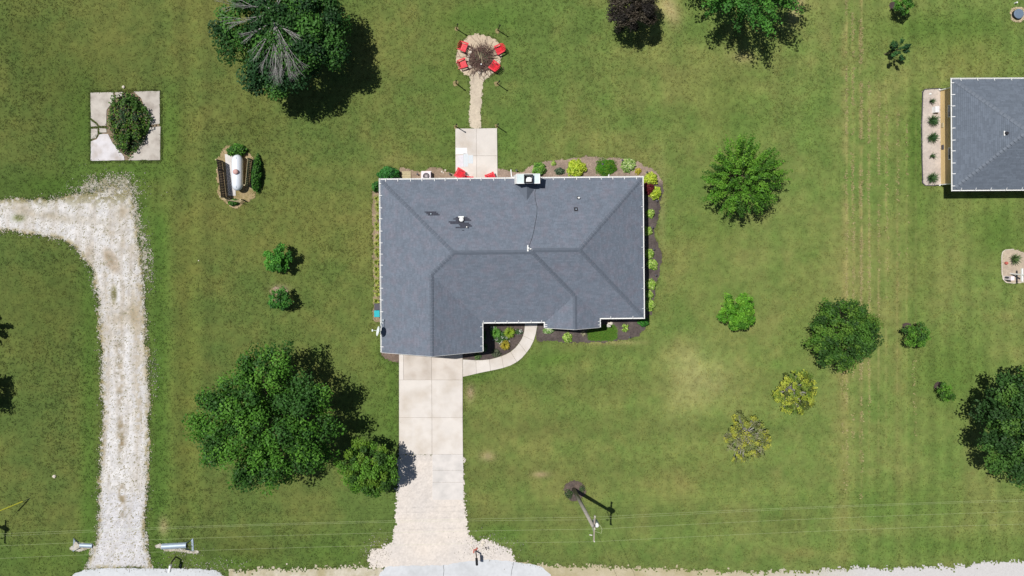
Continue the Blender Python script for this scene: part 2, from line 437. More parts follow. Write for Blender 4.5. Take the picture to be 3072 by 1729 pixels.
# ------------------------------------------------------------------ lawn
def srgb_field(x, y):
    """colour of the turf itself (species, drought, mowing pattern) at plan points"""
    px = x * S + NX; py = NY - y * S
    n1 = fbm(x, y, 9.0, 1, 4); n2 = fbm(x, y, 3.0, 8, 4); n3 = fbm(x, y, 1.1, 15, 3); n4 = vn(x, y, 0.35, 22)
    t = np.clip((px - 500) / 1900, 0, 1)[:, None]
    olive = (1 - t) * np.array([111, 116, 60.]) + t * np.array([130, 135, 77.])
    green = (1 - t) * np.array([89, 108, 53.]) + t * np.array([106, 129, 64.])
    w = np.clip(0.46 + 1.3 * (n1 - 0.5) + 1.1 * (n2 - 0.5) + 0.9 * (n3 - 0.5), 0, 1)[:, None]
    c = olive * w + green * (1 - w)
    def mixin(c, col, k):
        k = np.clip(k, 0, 1)[:, None]
        return c * (1 - k) + np.array(col, float) * k
    def blob(cx, cy, rx, ry, ang=0.0, soft=1.0):
        a = math.radians(ang); dx = px - cx; dy = py - cy
        u = (dx * math.cos(a) + dy * math.sin(a)) / rx; v = (-dx * math.sin(a) + dy * math.cos(a)) / ry
        return np.clip(np.exp(-(u * u + v * v) * soft) * (0.55 + 0.9 * (n2 - 0.1)), 0, 1)
    # lush growth
    lush = (84, 115, 47)
    edge_r = np.exp(-((px - 478 - 12 * (n2 - .5)) / 34.0) ** 2) * (1 / (1 + np.exp(-(py - 640 - 120 * (n1 - .5)) / 28))) * 0.85
    edge_l = np.exp(-((px - 268) / 30.0) ** 2) * (1 / (1 + np.exp(-(py - 790) / 25))) * 0.7
    c = mixin(c, lush, edge_r * (0.6 + 0.8 * n2)); c = mixin(c, lush, edge_l * (0.6 + 0.8 * n2))
    for b in [(375, 510, 150, 40, 0, .8), (250, 380, 50, 130, 0, .7), (510, 380, 40, 120, 0, .7), (150, 560, 170, 35, 0, .9), (420, 640, 40, 120, 0, .6), (1450, 60, 130, 40, 0, .8), (1360, 300, 50, 200, 0, .35),
              (1520, 420, 40, 60, 0, .5), (1650, 1080, 90, 22, -10, .8), (1420, 1130, 60, 20, -8, .8), (1180, 1200, 25, 220, 0, .8), (1150, 1050, 40, 60, 0, .6),
              (2760, 700, 60, 400, 0, .35), (2830, 90, 220, 60, 0, .7), (2745, 420, 22, 150, 0, .9), (2990, 700, 80, 90, 0, .7), (2860, 1120, 120, 110, 0, .6), (2700, 1500, 240, 60, 0, .4),
              (660, 1690, 160, 25, 0, .8), (100, 1680, 200, 60, 0, .5), (1500, 1600, 80, 30, 0, .7), (1000, 1660, 120, 50, 0, .6), (2560, 1700, 60, 20, 0, .8), (2860, 1640, 300, 40, 0, .5),
              (2200, 330, 120, 150, 0, .35), (2420, 960, 70, 300, 0, .2), (1120, 1250, 60, 120, 0, .5), (650, 500, 30, 60, 0, .5), (2150, 700, 80, 60, 0, .3)]:
        c = mixin(c, lush, blob(*b[:5]) * b[5])
    # drier, sandier turf
    for b in [(2100, 1125, 110, 75, 40, .55, (170, 168, 112)), (2060, 1180, 60, 110, 25, .35, (168, 164, 108)), (560, 900, 50, 500, 0, .2, (124, 122, 60)), (560, 1250, 45, 400, 0, .26, (124, 126, 54)),
              (900, 700, 200, 160, 0, .25, (126, 120, 62)), (1950, 20, 60, 60, 0, .5, (176, 152, 104)), (2010, 30, 25, 50, -25, .7, (200, 176, 136)), (2230, 170, 30, 18, 0, .6, (180, 160, 115)), (2390, 20, 20, 60, 20, .6, (190, 170, 130)),
              (2080, 1450, 160, 80, 0, .3, (150, 138, 82)), (1463, 1370, 22, 14, 0, .8, (172, 152, 118)), (1411, 1178, 12, 24, 0, .9, (170, 150, 122)), (1622, 1424, 26, 9, 0, .8, (170, 150, 116)),
              (490, 1580, 16, 30, 0, .8, (178, 160, 124)), (2640, 1590, 60, 20, 0, .5, (164, 146, 98)), (2400, 1660, 90, 20, 0, .4, (158, 144, 88)), (2900, 170, 110, 60, 0, .4, (150, 136, 80)), (1700, 560, 20, 20, 0, .1, (150, 140, 90)),
              (1840, 1028, 80, 7, 0, .8, (182, 166, 118)), (1985, 620, 14, 120, 0, .55, (160, 148, 104)), (838, 868, 26, 14, 0, .7, (160, 140, 124)), (1180, 480, 60, 20, 0, .3, (150, 140, 90))]:
        c = mixin(c, b[6], blob(*b[:5]) * b[5])
    # dark weedy patches
    for b in [(170, 300, 170, 160, 0, .35), (60, 560, 160, 60, 0, .4), (150, 900, 130, 220, 0, .3), (700, 1650, 200, 30, 0, .3), (60, 100, 120, 120, 0, .25), (760, 380, 60, 60, 0, .3), (2360, 1580, 60, 60, 0, .2)]:
        c = mixin(c, (66, 82, 34), blob(*b[:5]) * b[5])
    # mowing lanes: right hand lot runs up and down, front yard across
    right = 1 / (1 + np.exp(-(px - 2500) / 25))
    lane = np.sin((px - 2541) / 27.0 * math.pi + 0.6 * (n2 - .5))
    c = c * (1 + 0.035 * (right * lane))[:, None]
    for lx, wd, k in [(2534, 9, .34), (2541, 2.4, .5), (2560, 2.0, .5), (2583, 3.6, .8), (2607, 2.4, .55), (2636, 2.2, .45), (2660, 3.0, .4), (2691, 3.0, .35), (2720, 2.4, .25), (2748, 2.4, .2)]:
        lxx = lx + 3 * (vn(y, y * 0, 4.0, 40) - .5) * 2
        fade = np.clip((1560 - py) / 500, 0, 1) * np.where(lx > 2600, np.clip((py - 160) / 200, 0, 1), 1)
        c = mixin(c, (182, 164, 112), np.exp(-((px - lxx) / wd) ** 2) * k * np.clip(1.9 * (vn(x, y, 0.8, 31) - .18), 0, 1) * fade)
    for lx, wd, k in [(2528, 26, .32), (2700, 16, .18)]:
        c = mixin(c, (160, 146, 92), np.exp(-((px - lx) / wd) ** 2) * k * np.clip((py - 700) / 300, 0.15, 1))
    front = 1 / (1 + np.exp(-(py - 1060) / 30)) * 1 / (1 + np.exp((px - 2450) / 40)) * (px > 1390)
    c = c * (1 + 0.035 * front * np.sin(py / 21.0 + 0.8 * (n1 - .5)))[:, None]
    bk = (py < 520) * (px > 1500) * (px < 2500)
    c = c * (1 + 0.022 * bk * np.sin(px / 24.0 + 2 * n1) + 0.018 * bk * np.sin(py / 20.0))[:, None]
    lf = (px > 460) * (px < 640)
    c = c * (1 + 0.05 * lf * np.sin(px / 13.0 + n1))[:, None]
    c = c * (0.93 + 0.14 * n4)[:, None]
    # bare earth fringe beside beds
    return c

LAWN_GAIN = 0.84
def lawn_lin(x, y, chunk=400000):
    return lin(srgb_field(np.asarray(x, float), np.asarray(y, float))) * LAWN_GAIN

x0, y1 = U(-40, -40); x1, y0 = U(3112, 1769)
step = 0.17
gx = np.concatenate([[-900, -400, -180, -90, -60, -48], np.arange(x0, x1, step), [60, 75, 110, 200, 420, 900]])
gy = np.concatenate([[-900, -400, -180, -90, -60, -42], np.arange(y0, y1, step), [24, 34, 60, 120, 300, 900]])
XX, YY = np.meshgrid(gx, gy)
fx, fy = XX.ravel(), YY.ravel()
nxg, nyg = len(gx), len(gy)
idx = np.arange(nxg * nyg).reshape(nyg, nxg)
F = np.stack([idx[:-1, :-1], idx[:-1, 1:], idx[1:, 1:], idx[1:, :-1]], -1).reshape(-1, 4)
fz = 0.05 * (fbm(fx, fy, 6.0, 50, 3) - 1.0)
hardd = np.full(fx.shape, 9.0)
inner = (fx > x0 - 1) & (fx < x1 + 1) & (fy > y0 - 1) & (fy < y1 + 1)
for P in HARD:
    hardd[inner] = np.minimum(hardd[inner], sdf(fx[inner], fy[inner], P))
fz = np.where(hardd < 0.4, np.minimum(fz, -0.012), fz)
gcol = lawn_lin(fx, fy) * 1.02
ground = link_mesh('lawn', np_mesh('lawn', np.stack([fx, fy, fz], 1), F, gcol), M['lawn'], kind='structure')
tag(ground, 'mown green lawn with dry streaks around both houses')

# tufts of grass, denser and taller where the mower misses them along hard edges
def palette0(cols, n):
    return np.array([lin(c) for c in cols])[rng.integers(0, len(cols), n)]

def make_tufts(x, y, size, blades=5):
    n = len(x)
    c = lawn_lin(x, y)
    ang = rng.random((n, blades)) * 2 * math.pi
    ln = size[:, None] * (0.6 + 0.8 * rng.random((n, blades)))
    tilt = np.radians(42 + 36 * rng.random((n, blades)))           # from vertical
    wd = 0.022 + 0.026 * rng.random((n, blades))
    bx = x[:, None] + 0.05 * rng.standard_normal((n, blades)); by = y[:, None] + 0.05 * rng.standard_normal((n, blades))
    ca, sa = np.cos(ang), np.sin(ang)
    h = ln * np.cos(tilt); r = ln * np.sin(tilt)
    p0 = np.stack([bx - sa * wd, by + ca * wd, np.full_like(bx, -0.03)], -1)
    p1 = np.stack([bx + sa * wd, by - ca * wd, np.full_like(bx, -0.03)], -1)
    p2 = np.stack([bx + ca * r, by + sa * r, h - 0.02], -1)
    V = np.stack([p0, p1, p2], 2).reshape(-1, 3)
    br = (0.86 + 0.44 * rng.random((n, blades)))
    hue = rng.random((n, blades))
    cc = c[:, None, :] * br[..., None] * np.stack([0.94 + 0.18 * hue, 1.0 + 0 * hue, 1.05 - 0.2 * hue], -1)
    cc = np.repeat(cc[:, :, None, :], 3, 2).reshape(-1, 3)
    F = np.arange(len(V)).reshape(-1, 3)
    return V, F, cc

NT = 120000
tx = x0 + (x1 - x0) * rng.random(NT); ty = y0 + (y1 - y0) * rng.random(NT)
d = np.full(NT, 9.0)
for P in HARD: d = np.minimum(d, sdf(tx, ty, P))
dh = sdf(tx, ty, house_foot); d = np.minimum(d, dh)
for P in SOFT: d = np.minimum(d, sdf(tx, ty, P) + 0.25)
keep = d > 0.02 + 0.10 * (vn(tx, ty, 0.5, 60) - 0.5)
tx, ty, d = tx[keep], ty[keep], d[keep]
sz = 0.085 + 0.05 * vn(tx, ty, 1.5, 61) + 0.04 * (d < 0.25)
V1, F1, c1 = make_tufts(tx, ty, sz, 4)
# ragged fringe
ex, ey = [], []
for P in HARD[:-1] + [GP(walk_in + walk_out[::-1])]:
    n = len(P)
    for i in range(n):
        a = np.array(P[i]); b = np.array(P[(i + 1) % n]); L = np.linalg.norm(b - a)
        k = int(L * 11)
        if k == 0: continue
        t = rng.random(k)[:, None]
        nrm = np.array([-(b - a)[1], (b - a)[0]]) / L
        q = a + (b - a) * t + nrm * (0.10 * rng.standard_normal(k)[:, None])
        ex.append(q[:, 0]); ey.append(q[:, 1])
ex = np.concatenate(ex); ey = np.concatenate(ey)
de = np.full(len(ex), 9.0)
for P in HARD: de = np.minimum(de, sdf(ex, ey, P))
de = np.minimum(de, sdf(ex, ey, house_foot))
keep = (de > -0.06) & (ex > x0) & (ex < x1) & (ey > y0) & (ey < y1)
ex, ey = ex[keep], ey[keep]
V2, F2, c2 = make_tufts(ex, ey, np.full(len(ex), 0.12), 4)
grass = link_mesh('grass', np_mesh('grass', np.concatenate([V1, V2]), np.concatenate([F1, F2 + len(V1)]), np.concatenate([c1, c2 * 0.85])), M['blade'], kind='stuff')
tag(grass, 'short mown grass blades covering the lawn', 'grass')

# dried clippings left in rows by the mower on the right hand lot
wx, wy = [], []
for lx, k, ya, yb in [(2539, 9, 0, 1500), (2559, 12, 20, 1350), (2583, 26, 60, 1500), (2607, 11, 230, 1300), (2636, 7, 280, 1000), (2661, 6, 330, 900), (2694, 5, 320, 900), (2722, 4, 340, 800), (2528, 6, 900, 1450), (2744, 3, 900, 1400)]:
    nn = int((yb - ya) / S * k)
    yy = rng.uniform(ya, yb, nn); xx = lx + 2.2 * rng.standard_normal(nn) + 3 * (vn(yy, yy * 0, 160, 40) - .5)
    kk = (vn(yy, yy * 0 + lx, 26, 77) > .36) & (rng.random(nn) < np.clip((yb + 150 - yy) / 500, .15, 1))
    wx.append((xx[kk] - NX) / S); wy.append((NY - yy[kk]) / S)
wx = np.concatenate(wx); wy = np.concatenate(wy)
V3, F3, c3 = make_tufts(wx, wy, np.full(len(wx), .10), 4)
V3[:, 2] += .03
c3 = np.repeat(palette0([(184, 172, 126), (170, 160, 112), (152, 146, 94)], len(c3) // 3), 3, 0)
tag(link_mesh('dry_clippings', np_mesh('dry_clippings', V3, F3, c3 * .9), M['blade'], kind='stuff'), 'thin tan rows of dried grass clippings on the right lawn', 'clippings')

# ------------------------------------------------------------------ loose ground covers with ragged outlines
def patch(name, poly_px, z, cell, colf, mat, rag=0.12, rscale=0.5, dither=0.0, bias=0.0, mound=0.0, kind='structure', label=None, parent=None, poly=None):
    P = poly if poly is not None else GP(poly_px)
    xs = [p[0] for p in P]; ys = [p[1] for p in P]
    ax = np.arange(min(xs) - 0.5, max(xs) + 0.5, cell); ay = np.arange(min(ys) - 0.5, max(ys) + 0.5, cell)
    X, Y = np.meshgrid(ax, ay)
    cx = X[:-1, :-1] + cell / 2; cy = Y[:-1, :-1] + cell / 2
    D = sdf(cx, cy, P) + rag * 2 * (fbm(cx, cy, rscale, 70, 3) - 0.5) * 2
    D = D + bias + dither * rng.standard_normal(D.shape)
    on = D < 0
    jx = X + cell * 0.35 * (rng.random(X.shape) - .5) * 2; jy = Y + cell * 0.35 * (rng.random(X.shape) - .5) * 2
    dd = sdf(X, Y, P)
    zz = z + mound * np.clip(-dd / 0.35, 0, 1) + 0.010 * rng.random(X.shape)
    id_ = np.arange(X.size).reshape(X.shape)
    Fq = np.stack([id_[:-1, :-1], id_[:-1, 1:], id_[1:, 1:], id_[1:, :-1]], -1)[on]
    used = np.unique(Fq); rm = np.zeros(X.size, int); rm[used] = np.arange(len(used))
    vx, vy = jx.ravel()[used], jy.ravel()[used]
    me = np_mesh(name, np.stack([vx, vy, zz.ravel()[used]], 1), rm[Fq], colf(vx, vy))
    o = link_mesh(name, me, mat, parent, kind=kind)
    if label: o['label'] = label
    return o

def flat(c1, c2, scale=1.2, seed=3, gain=0.88):
    c1 = lin(c1); c2 = lin(c2)
    def f(x, y):
        w = np.clip(0.5 + 2.2 * (fbm(x, y, scale, seed, 4) - .5), 0, 1)[:, None]
        g = (0.9 + 0.2 * vn(x, y, 0.13, seed + 5))[:, None]
        return (c1 * w + c2 * (1 - w)) * gain * g
    return f

def drive_col(x, y):
    px = x * S + NX; py = NY - y * S
    base = np.where(py[:, None] > 1480, np.array([[222, 220, 222.]]), np.array([[228, 225, 223.]]))
    n = fbm(x, y, 1.6, 5, 4); n2 = vn(x, y, 0.22, 9); n3 = fbm(x * 3.0, y, 2.2, 12, 4)
    mid = 352 + (py - 1100) * 0.02
    def mx(c, col, k):
        k = np.clip(k, 0, 1)[:, None]; return c * (1 - k) + np.array(col, float) * k
    c = base
    low = np.clip((py - 1480) / 120, 0, 1)
    st = fbm(x * 5.0, y * .6, 2.0, 12, 4)
    c = mx(c, (186, 174, 158), 1.6 * np.clip(st - .44, 0, 1) * (1 - .7 * low))
    c = mx(c, (158, 142, 116), 1.3 * np.exp(-((px - mid - 6) / 11) ** 2) * (py > 980) * (1 - low) * np.clip(2.4 * (vn(x, y, .28, 13) - .3), 0, 1) * np.clip(2.5 * (fbm(x * 2, y, 3.0, 14, 2) - .3), 0, 1))   # weedy crown between the wheel tracks
    c = mx(c, (178, 164, 140), (np.exp(-((px - 416) / 14) ** 2) + .6 * np.exp(-((px - 322) / 8) ** 2)) * (py > 820) * (py < 1300) * (n2 > .45) * .6)
    c = mx(c, (176, 160, 134), 1.5 * np.clip(n - .52, 0, 1) * (py < 1040) * 1.4)
    c = mx(c, (150, 132, 96), (np.exp(-(((px - 200) / 120) ** 2 + ((py - 655 - .1 * (px - 200)) / 14) ** 2))) * n * .8)
    c = mx(c, (108, 116, 64), (np.exp(-(((px - 56) / 16) ** 2 + ((py - 655) / 9) ** 2))) * 1.0)
    c = mx(c, (182, 162, 134), np.exp(-(((px - 270) / 20) ** 2 + ((py - 760) / 30) ** 2)) * n * 1.2)
    mud = np.exp(-((((px - 334) * .9 + (py - 782) * -.45) / 20) ** 2 + (((px - 334) * .45 + (py - 782) * .9) / 44) ** 2) ** 3)
    c = mx(c, (186, 170, 150), mud * .9)
    c = mx(c, (168, 152, 128), np.exp(-((((px - 328) * .8 + (py - 776) * -.6) / 7) ** 2 + (((px - 328) * .6 + (py - 776) * .8) / 20) ** 2) ** 2) * .9)
    c = mx(c, (128, 124, 84), np.exp(-(((px - 342) / 9) ** 2 + ((py - 882) / 24) ** 2) ** 2) * .9)
    c = mx(c, (176, 160, 130), np.exp(-(((px - 400) / 12) ** 2 + ((py - 940) / 50) ** 2)) * .7)
    P = DRIVE_W
    dd = -sdf(x, y, P)
    c = mx(c, (164, 152, 116), np.clip(1 - dd / 0.45, 0, 1) * (0.2 + 0.9 * (n2 > .55)))
    c = mx(c, (150, 142, 104), np.clip((632 - py) / 60, 0, 1) * (0.2 + 1.0 * (vn(x, y, 0.3, 33) > .5)))
    c = c * (0.92 + .14 * n2)[:, None]
    return lin(np.clip(c, 0, 255)) * 0.79

DRIVE_W = GP(drive_px)
patch('gravel_drive', drive_px, 0.006, 0.085, drive_col, M['gravel'], rag=0.22, rscale=0.9, dither=.08, label='white limestone gravel drive curving to the left edge')
SPILL = flat((196, 190, 180), (150, 144, 116), .3, 46, .8)
patch('gravel_spill', drive_px, 0.003, 0.07, SPILL, M['gravel'], rag=0.2, rscale=.6, dither=.22, bias=.16, label='stray gravel fading into the grass beside the drive')
patch('gravel_spill', [(215, 570), (270, 545), (330, 530), (396, 535), (412, 590), (424, 680), (440, 760), (446, 830), (430, 800), (412, 700), (380, 600), (300, 580)], 0.004, 0.07, SPILL, M['gravel'], rag=0.3, rscale=.6, dither=.34, bias=.12, label='loose gravel spill at the bend of the drive')
# weeds pushing up through the gravel, thick at its margins
n = 60000
qx = rng.uniform(min(p[0] for p in DRIVE_W), max(p[0] for p in DRIVE_W), n); qy = rng.uniform(min(p[1] for p in DRIVE_W), max(p[1] for p in DRIVE_W), n)
k = (qx > x0) & (qx < x1) & (qy > y0); qx, qy = qx[k], qy[k]
dq = -sdf(qx, qy, DRIVE_W); ppx = qx * S + NX; ppy = NY - qy * S
prob = .9 * np.exp(-np.clip(dq, 0, 9) / .16) + .35 * np.exp(-((ppx - 358) / 9) ** 2) * (ppy > 980) * (ppy < 1480) * (vn(qx, qy, 1.2, 81) > .5) + .8 * np.clip((612 - ppy) / 50, 0, 1) * (ppx > 190) * (vn(qx, qy, .5, 82) > .42) \
    + .35 * np.exp(-np.abs(ppx - 432) / 9) * (ppy > 1380) + .5 * np.exp(-(((ppx - 56) / 16) ** 2 + ((ppy - 655) / 8) ** 2)) + .12 * np.exp(-((ppy - 655) / 8) ** 2) * (ppx < 190) + .5 * np.exp(-(((ppx - 275) / 10) ** 2 + ((ppy - 770) / 30) ** 2))
k = (dq > -.05) & (rng.random(len(qx)) < prob * .5 * (.4 + 1.2 * vn(qx, qy, .6, 83))); qx, qy = qx[k], qy[k]
V4, F4, c4 = make_tufts(qx, qy, rng.uniform(.06, .12, len(qx)), 4)
V4[:, 2] += .015
tag(link_mesh('weeds', np_mesh('weeds', V4, F4, c4 * .8), M['blade'], kind='stuff'), 'sparse weeds growing through the white gravel drive', 'weeds')
patch('gravel_driveway', gdrive_px, 0.006, 0.11, flat((226, 215, 204), (214, 206, 199), 2.5, 4, 0.88), M['gravel'], rag=0.14, dither=.06, label='tan gravel lower end of the house driveway')
patch('gravel_shoulder', shoulder_px, 0.004, 0.13, lambda x, y: lin(np.clip((lambda t, n: t * np.array([208, 205, 204.]) + (1 - t) * (np.array([206, 194, 170.]) * n + np.array([170, 160, 122.]) * (1 - n)))(np.clip(((x * S + NX) - 2150) / 450, 0, 1)[:, None], fbm(x, y, .8, 6, 3)[:, None]), 0, 255)) * .85, M['gravel'], rag=0.2, dither=.12, label='pale gravel road shoulder below the front lawn')
patch('gravel_shoulder', shoulder2_px, 0.004, 0.13, flat((212, 204, 188), (176, 166, 132), .8, 6, .85), M['gravel'], rag=0.22, dither=.16, label='gravel road shoulder between the two driveways')
patch('gravel_circle', firepit_px, 0.006, 0.08, flat((214, 196, 170), (202, 184, 160), 1.0, 7, .84), M['gravel'], rag=0.07, rscale=.35, label='round tan gravel seating area of the fire pit')
patch('gravel_path', path_px, 0.010, 0.08, flat((212, 198, 176), (202, 188, 168), 1.0, 9, .84), M['gravel'], rag=0.06, rscale=.35, label='narrow gravel path from the patio to the fire pit')
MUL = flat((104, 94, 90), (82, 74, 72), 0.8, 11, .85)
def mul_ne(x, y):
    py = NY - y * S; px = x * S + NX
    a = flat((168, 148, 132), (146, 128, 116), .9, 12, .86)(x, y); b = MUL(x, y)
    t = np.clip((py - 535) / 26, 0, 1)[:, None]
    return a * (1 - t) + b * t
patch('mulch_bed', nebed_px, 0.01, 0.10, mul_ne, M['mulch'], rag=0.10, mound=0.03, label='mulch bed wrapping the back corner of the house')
patch('mulch_bed', sebed_px, 0.01, 0.10, MUL, M['mulch'], rag=0.08, mound=0.03, label='dark mulch bed right of the front walk')
patch('mulch_bed', fbed_px, 0.01, 0.10, flat((106, 94, 88), (84, 74, 72), .8, 14, .85), M['mulch'], rag=0.01, mound=0.03, label='dark mulch bed inside the curved front walk')
patch('dirt_bed', nbed_px, 0.01, 0.10, flat((166, 146, 126), (150, 130, 112), .7, 13, .86), M['mulch'], rag=0.10, label='bare dirt strip beside the patio')
patch('dirt_bed', wbed_px, 0.01, 0.10, flat((160, 140, 118), (140, 124, 100), .7, 16, .86), M['mulch'], rag=0.10, label='dirt strip under the left eave')
patch('dirt_bed', gbed_px, 0.01, 0.08, flat((134, 116, 104), (110, 96, 86), .5, 17, .86), M['mulch'], rag=0.06, label='dirt patch at the garage corner')
patch('dirt_bed', tankbed_px, 0.004, 0.10, flat((176, 154, 122), (146, 132, 90), .6, 18, .86), M['mulch'], rag=0.14, label='bare tan earth around the propane tank')
patch('mulch_ring', polering_px, 0.008, 0.08, flat((112, 98, 88), (90, 80, 76), .5, 19, .85), M['mulch'], rag=0.05, mound=0.03, label='round mulch ring at the utility pole')
patch('gravel_bed', nb_bed_px, 0.012, 0.08, flat((206, 194, 184), (190, 178, 170), .5, 20, .86), M['gravel'], rag=0.0, label='pale gravel bed along the neighbouring house')
patch('gravel_bed', ub_px, 0.012, 0.08, flat((196, 180, 158), (184, 168, 150), .5, 21, .86), M['gravel'], rag=0.04, label='rounded gravel bed at the right edge')
patch('dirt_ring', lidring_px, 0.004, 0.07, flat((204, 184, 156), (180, 164, 132), .4, 23, .86), M['mulch'], rag=0.08, label='pale sandy ring around the septic lid')
for (cx, cy, r) in [(1369, 87, 8), (1492, 93, 9), (1367, 251, 10), (1489, 252, 9), (1367, 381, 8), (1489, 378, 6)]:
    patch('dirt_spot', [(cx + .8 * r * math.cos(t), cy + .85 * r * math.sin(t)) for t in np.linspace(0, 6.28, 12, endpoint=False)], 0.006, 0.05, flat((172, 154, 112), (150, 140, 94), .3, 25, .72), M['mulch'], rag=0.06, rscale=.3)
for (cx, cy, r, nm) in [(2720, 984, 16, 'mulch_ring'), (2815, 1159, 13, 'mulch_ring'), (2681, 18, 14, 'mulch_ring')]:
    patch(nm, [(cx + r * math.cos(t), cy + r * math.sin(t)) for t in np.linspace(0, 6.28, 14, endpoint=False)], 0.012, 0.06, flat((92, 78, 74), (76, 66, 64), .3, 27, .8), M['mulch'], rag=0.03, mound=.03)
patch('dirt_ring', [(836 + 26 * math.cos(t), 884 + 26 * math.sin(t)) for t in np.linspace(0, 6.28, 14, endpoint=False)], 0.008, 0.06, flat((160, 142, 124), (140, 128, 90), .3, 28, .8), M['mulch'], rag=0.14)

# asphalt aprons and road
def sheet(name, px, z, mat, th=0.03, label=None):
    o = MB().prism(ccw(GP(px)), z - th, z).build(name, mat, kind='structure')
    if label: o['label'] = label
    return o
def densify(pts, n, amp):
    out = []
    for i in range(len(pts)):
        a = np.array(pts[i]); b = np.array(pts[(i + 1) % len(pts)])
        k = max(1, int(np.linalg.norm(b - a) / n))
        for j in range(k):
            p = a + (b - a) * j / k
            out.append(tuple(p + rng.normal(0, amp, 2)))
    return out
sheet('asphalt_apron', densify(apron1_px, 7, 1.0), 0.022, M['asphalt'], label='pale asphalt apron below the white gravel drive')
sheet('asphalt_apron', densify(apron2_px, 7, 1.0), 0.022, M['asphalt'], label='pale asphalt apron below the house driveway')
MB().prism(ccw([(-300, U(0, 1727)[1] - 3.0 - 0.4), (300, U(0, 1727)[1] - 3.0 - 0.4), (300, U(0, 1727)[1] - 0.30), (-300, U(0, 1727)[1] - 0.30)]), -0.02, 0.026).build('road', M['road'], kind='structure')
# tar lines sealed over cracks in the aprons
ck = MB()
for pts in ([(1331, 1695), (1330, 1702), (1332, 1710), (1330, 1729)], [(1541, 1686), (1539, 1697), (1535, 1712), (1533, 1729)], [(497, 1708), (499, 1713), (500, 1719)], [(387, 1706), (389, 1712), (388, 1718)]):
    for a, b in zip(pts[:-1], pts[1:]):
        ck.bar((*U(*a), 0.024), (*U(*b), 0.024), 0.03, 0.005)
ck.build('sealed_crack', M['black'], kind='structure')

# ------------------------------------------------------------------ concrete slabs
def slab_set(root_name, root_poly_px, slabs, label, mat, z=0.05, gap=0.018, root_inset=0.0, cat=None):
    root = MB().prism(ccw(GP(root_poly_px)), -0.03, 0.014).build(root_name, M['joint'])
    if cat: tag(root, label, cat)
    else: tag(root, label, kind='structure')
    for s in slabs:
        p, mt, dz = s
        q = inset(ccw(GP(p)), gap)
        MB().prism(q, 0.0, z + dz, bev=0.008).build('slab', M[mt], root)
    return root

slab_set('concrete_driveway', [(1198, 1041), (1387, 1041), (1388, 1363), (1389, 1499), (1298, 1499), (1298, 1362), (1198, 1362)], [
    ([(1197, 1040), (1210, 1040), (1211, 1140), (1197, 1140)], 'concrete', 0), ([(1210, 1040), (1294, 1040), (1295, 1140), (1211, 1140)], 'concrete_worn', 0), ([(1294, 1040), (1388, 1040), (1388, 1140), (1295, 1140)], 'concrete_worn', 0),
    ([(1197, 1140), (1295, 1140), (1296, 1253), (1197, 1253)], 'concrete', 0), ([(1295, 1140), (1388, 1140), (1388, 1253), (1296, 1253)], 'concrete', .003),
    ([(1197, 1253), (1296, 1253), (1296, 1363), (1197, 1363)], 'concrete', .003), ([(1296, 1253), (1388, 1253), (1389, 1363), (1296, 1363)], 'concrete', 0),
    ([(1297, 1363), (1389, 1363), (1390, 1411), (1297, 1411)], 'concrete_grey', -.012), ([(1297, 1411), (1390, 1411), (1390, 1447), (1297, 1447)], 'concrete_grey', -.014), ([(1297, 1447), (1390, 1447), (1390, 1500), (1297, 1500)], 'concrete_grey', -.016)],
    'cream concrete driveway of large slabs below the garage', 'concrete', gap=0.009)
wk = [[walk_in[i] for i in range(a, b + 1)] + [walk_out[i] for i in range(b, a - 1, -1)] for a, b in zip(walk_breaks[:-1], walk_breaks[1:])]
walk_mid_in = [(a[0] * .97 + b[0] * .03, a[1] * .97 + b[1] * .03) for a, b in zip(walk_in, walk_out)]
walk_mid_out = [(a[0] * .03 + b[0] * .97, a[1] * .03 + b[1] * .97) for a, b in zip(walk_in, walk_out)]
slab_set('front_walk', walk_mid_in + walk_mid_out[::-1], [(w, 'concrete', 0) for w in wk], 'curved cream concrete walk from the driveway to the porch', 'concrete', gap=0.008)
slab_set('patio', [(1367, 387), (1490, 386), (1492, 559), (1368, 559)], [
    ([(1366, 386), (1429, 386), (1429, 468), (1366, 468)], 'concrete', 0), ([(1429, 386), (1491, 385), (1492, 468), (1429, 468)], 'concrete', 0),
    ([(1366, 468), (1429, 468), (1430, 560), (1367, 560)], 'concrete', 0), ([(1429, 468), (1492, 468), (1493, 560), (1430, 560)], 'concrete', 0)],
    'cream concrete patio of four slabs behind the house', 'concrete', gap=0.008)
pad_root = MB().prism(ccw(GP([(273, 280), (376, 277), (478, 275), (480, 479), (378, 481), (274, 482)])), -0.03, 0.012).build('concrete_pad', M['soil'])
tag(pad_root, 'old cracked square concrete pad with a bush growing through', 'concrete pad')
pad_root['kind'] = 'structure'; del pad_root['category']
for p, mt in [([(271, 278), (340, 277), (345, 300), (322, 330), (320, 378), (300, 379), (290, 368), (273, 355)], 'concrete_old'),
              ([(272, 359), (288, 371), (297, 380), (273, 381)], 'concrete_old'),
              ([(273, 386), (294, 385), (294, 402), (289, 415), (273, 419)], 'concrete_old'),
              ([(298, 384), (320, 386), (322, 398), (298, 399)], 'concrete_old'),
              ([(273, 424), (291, 418), (299, 402), (325, 402), (340, 430), (374, 470), (375, 482), (272, 484)], 'concrete_pale'),
              ([(400, 275), (480, 273), (481, 373), (446, 376), (438, 370), (432, 320), (424, 296)], 'concrete_old'),
              ([(446, 382), (482, 379), (482, 481), (384, 482), (410, 450), (436, 400)], 'concrete_old'),
              ([(345, 277), (370, 276), (366, 290), (348, 296)], 'concrete_old')]:
    MB().prism(inset(ccw(densify(GP(p), 0.35, 0.012)), 0.02), 0.0, 0.06, bev=0.01).build('slab', M[mt], pad_root)

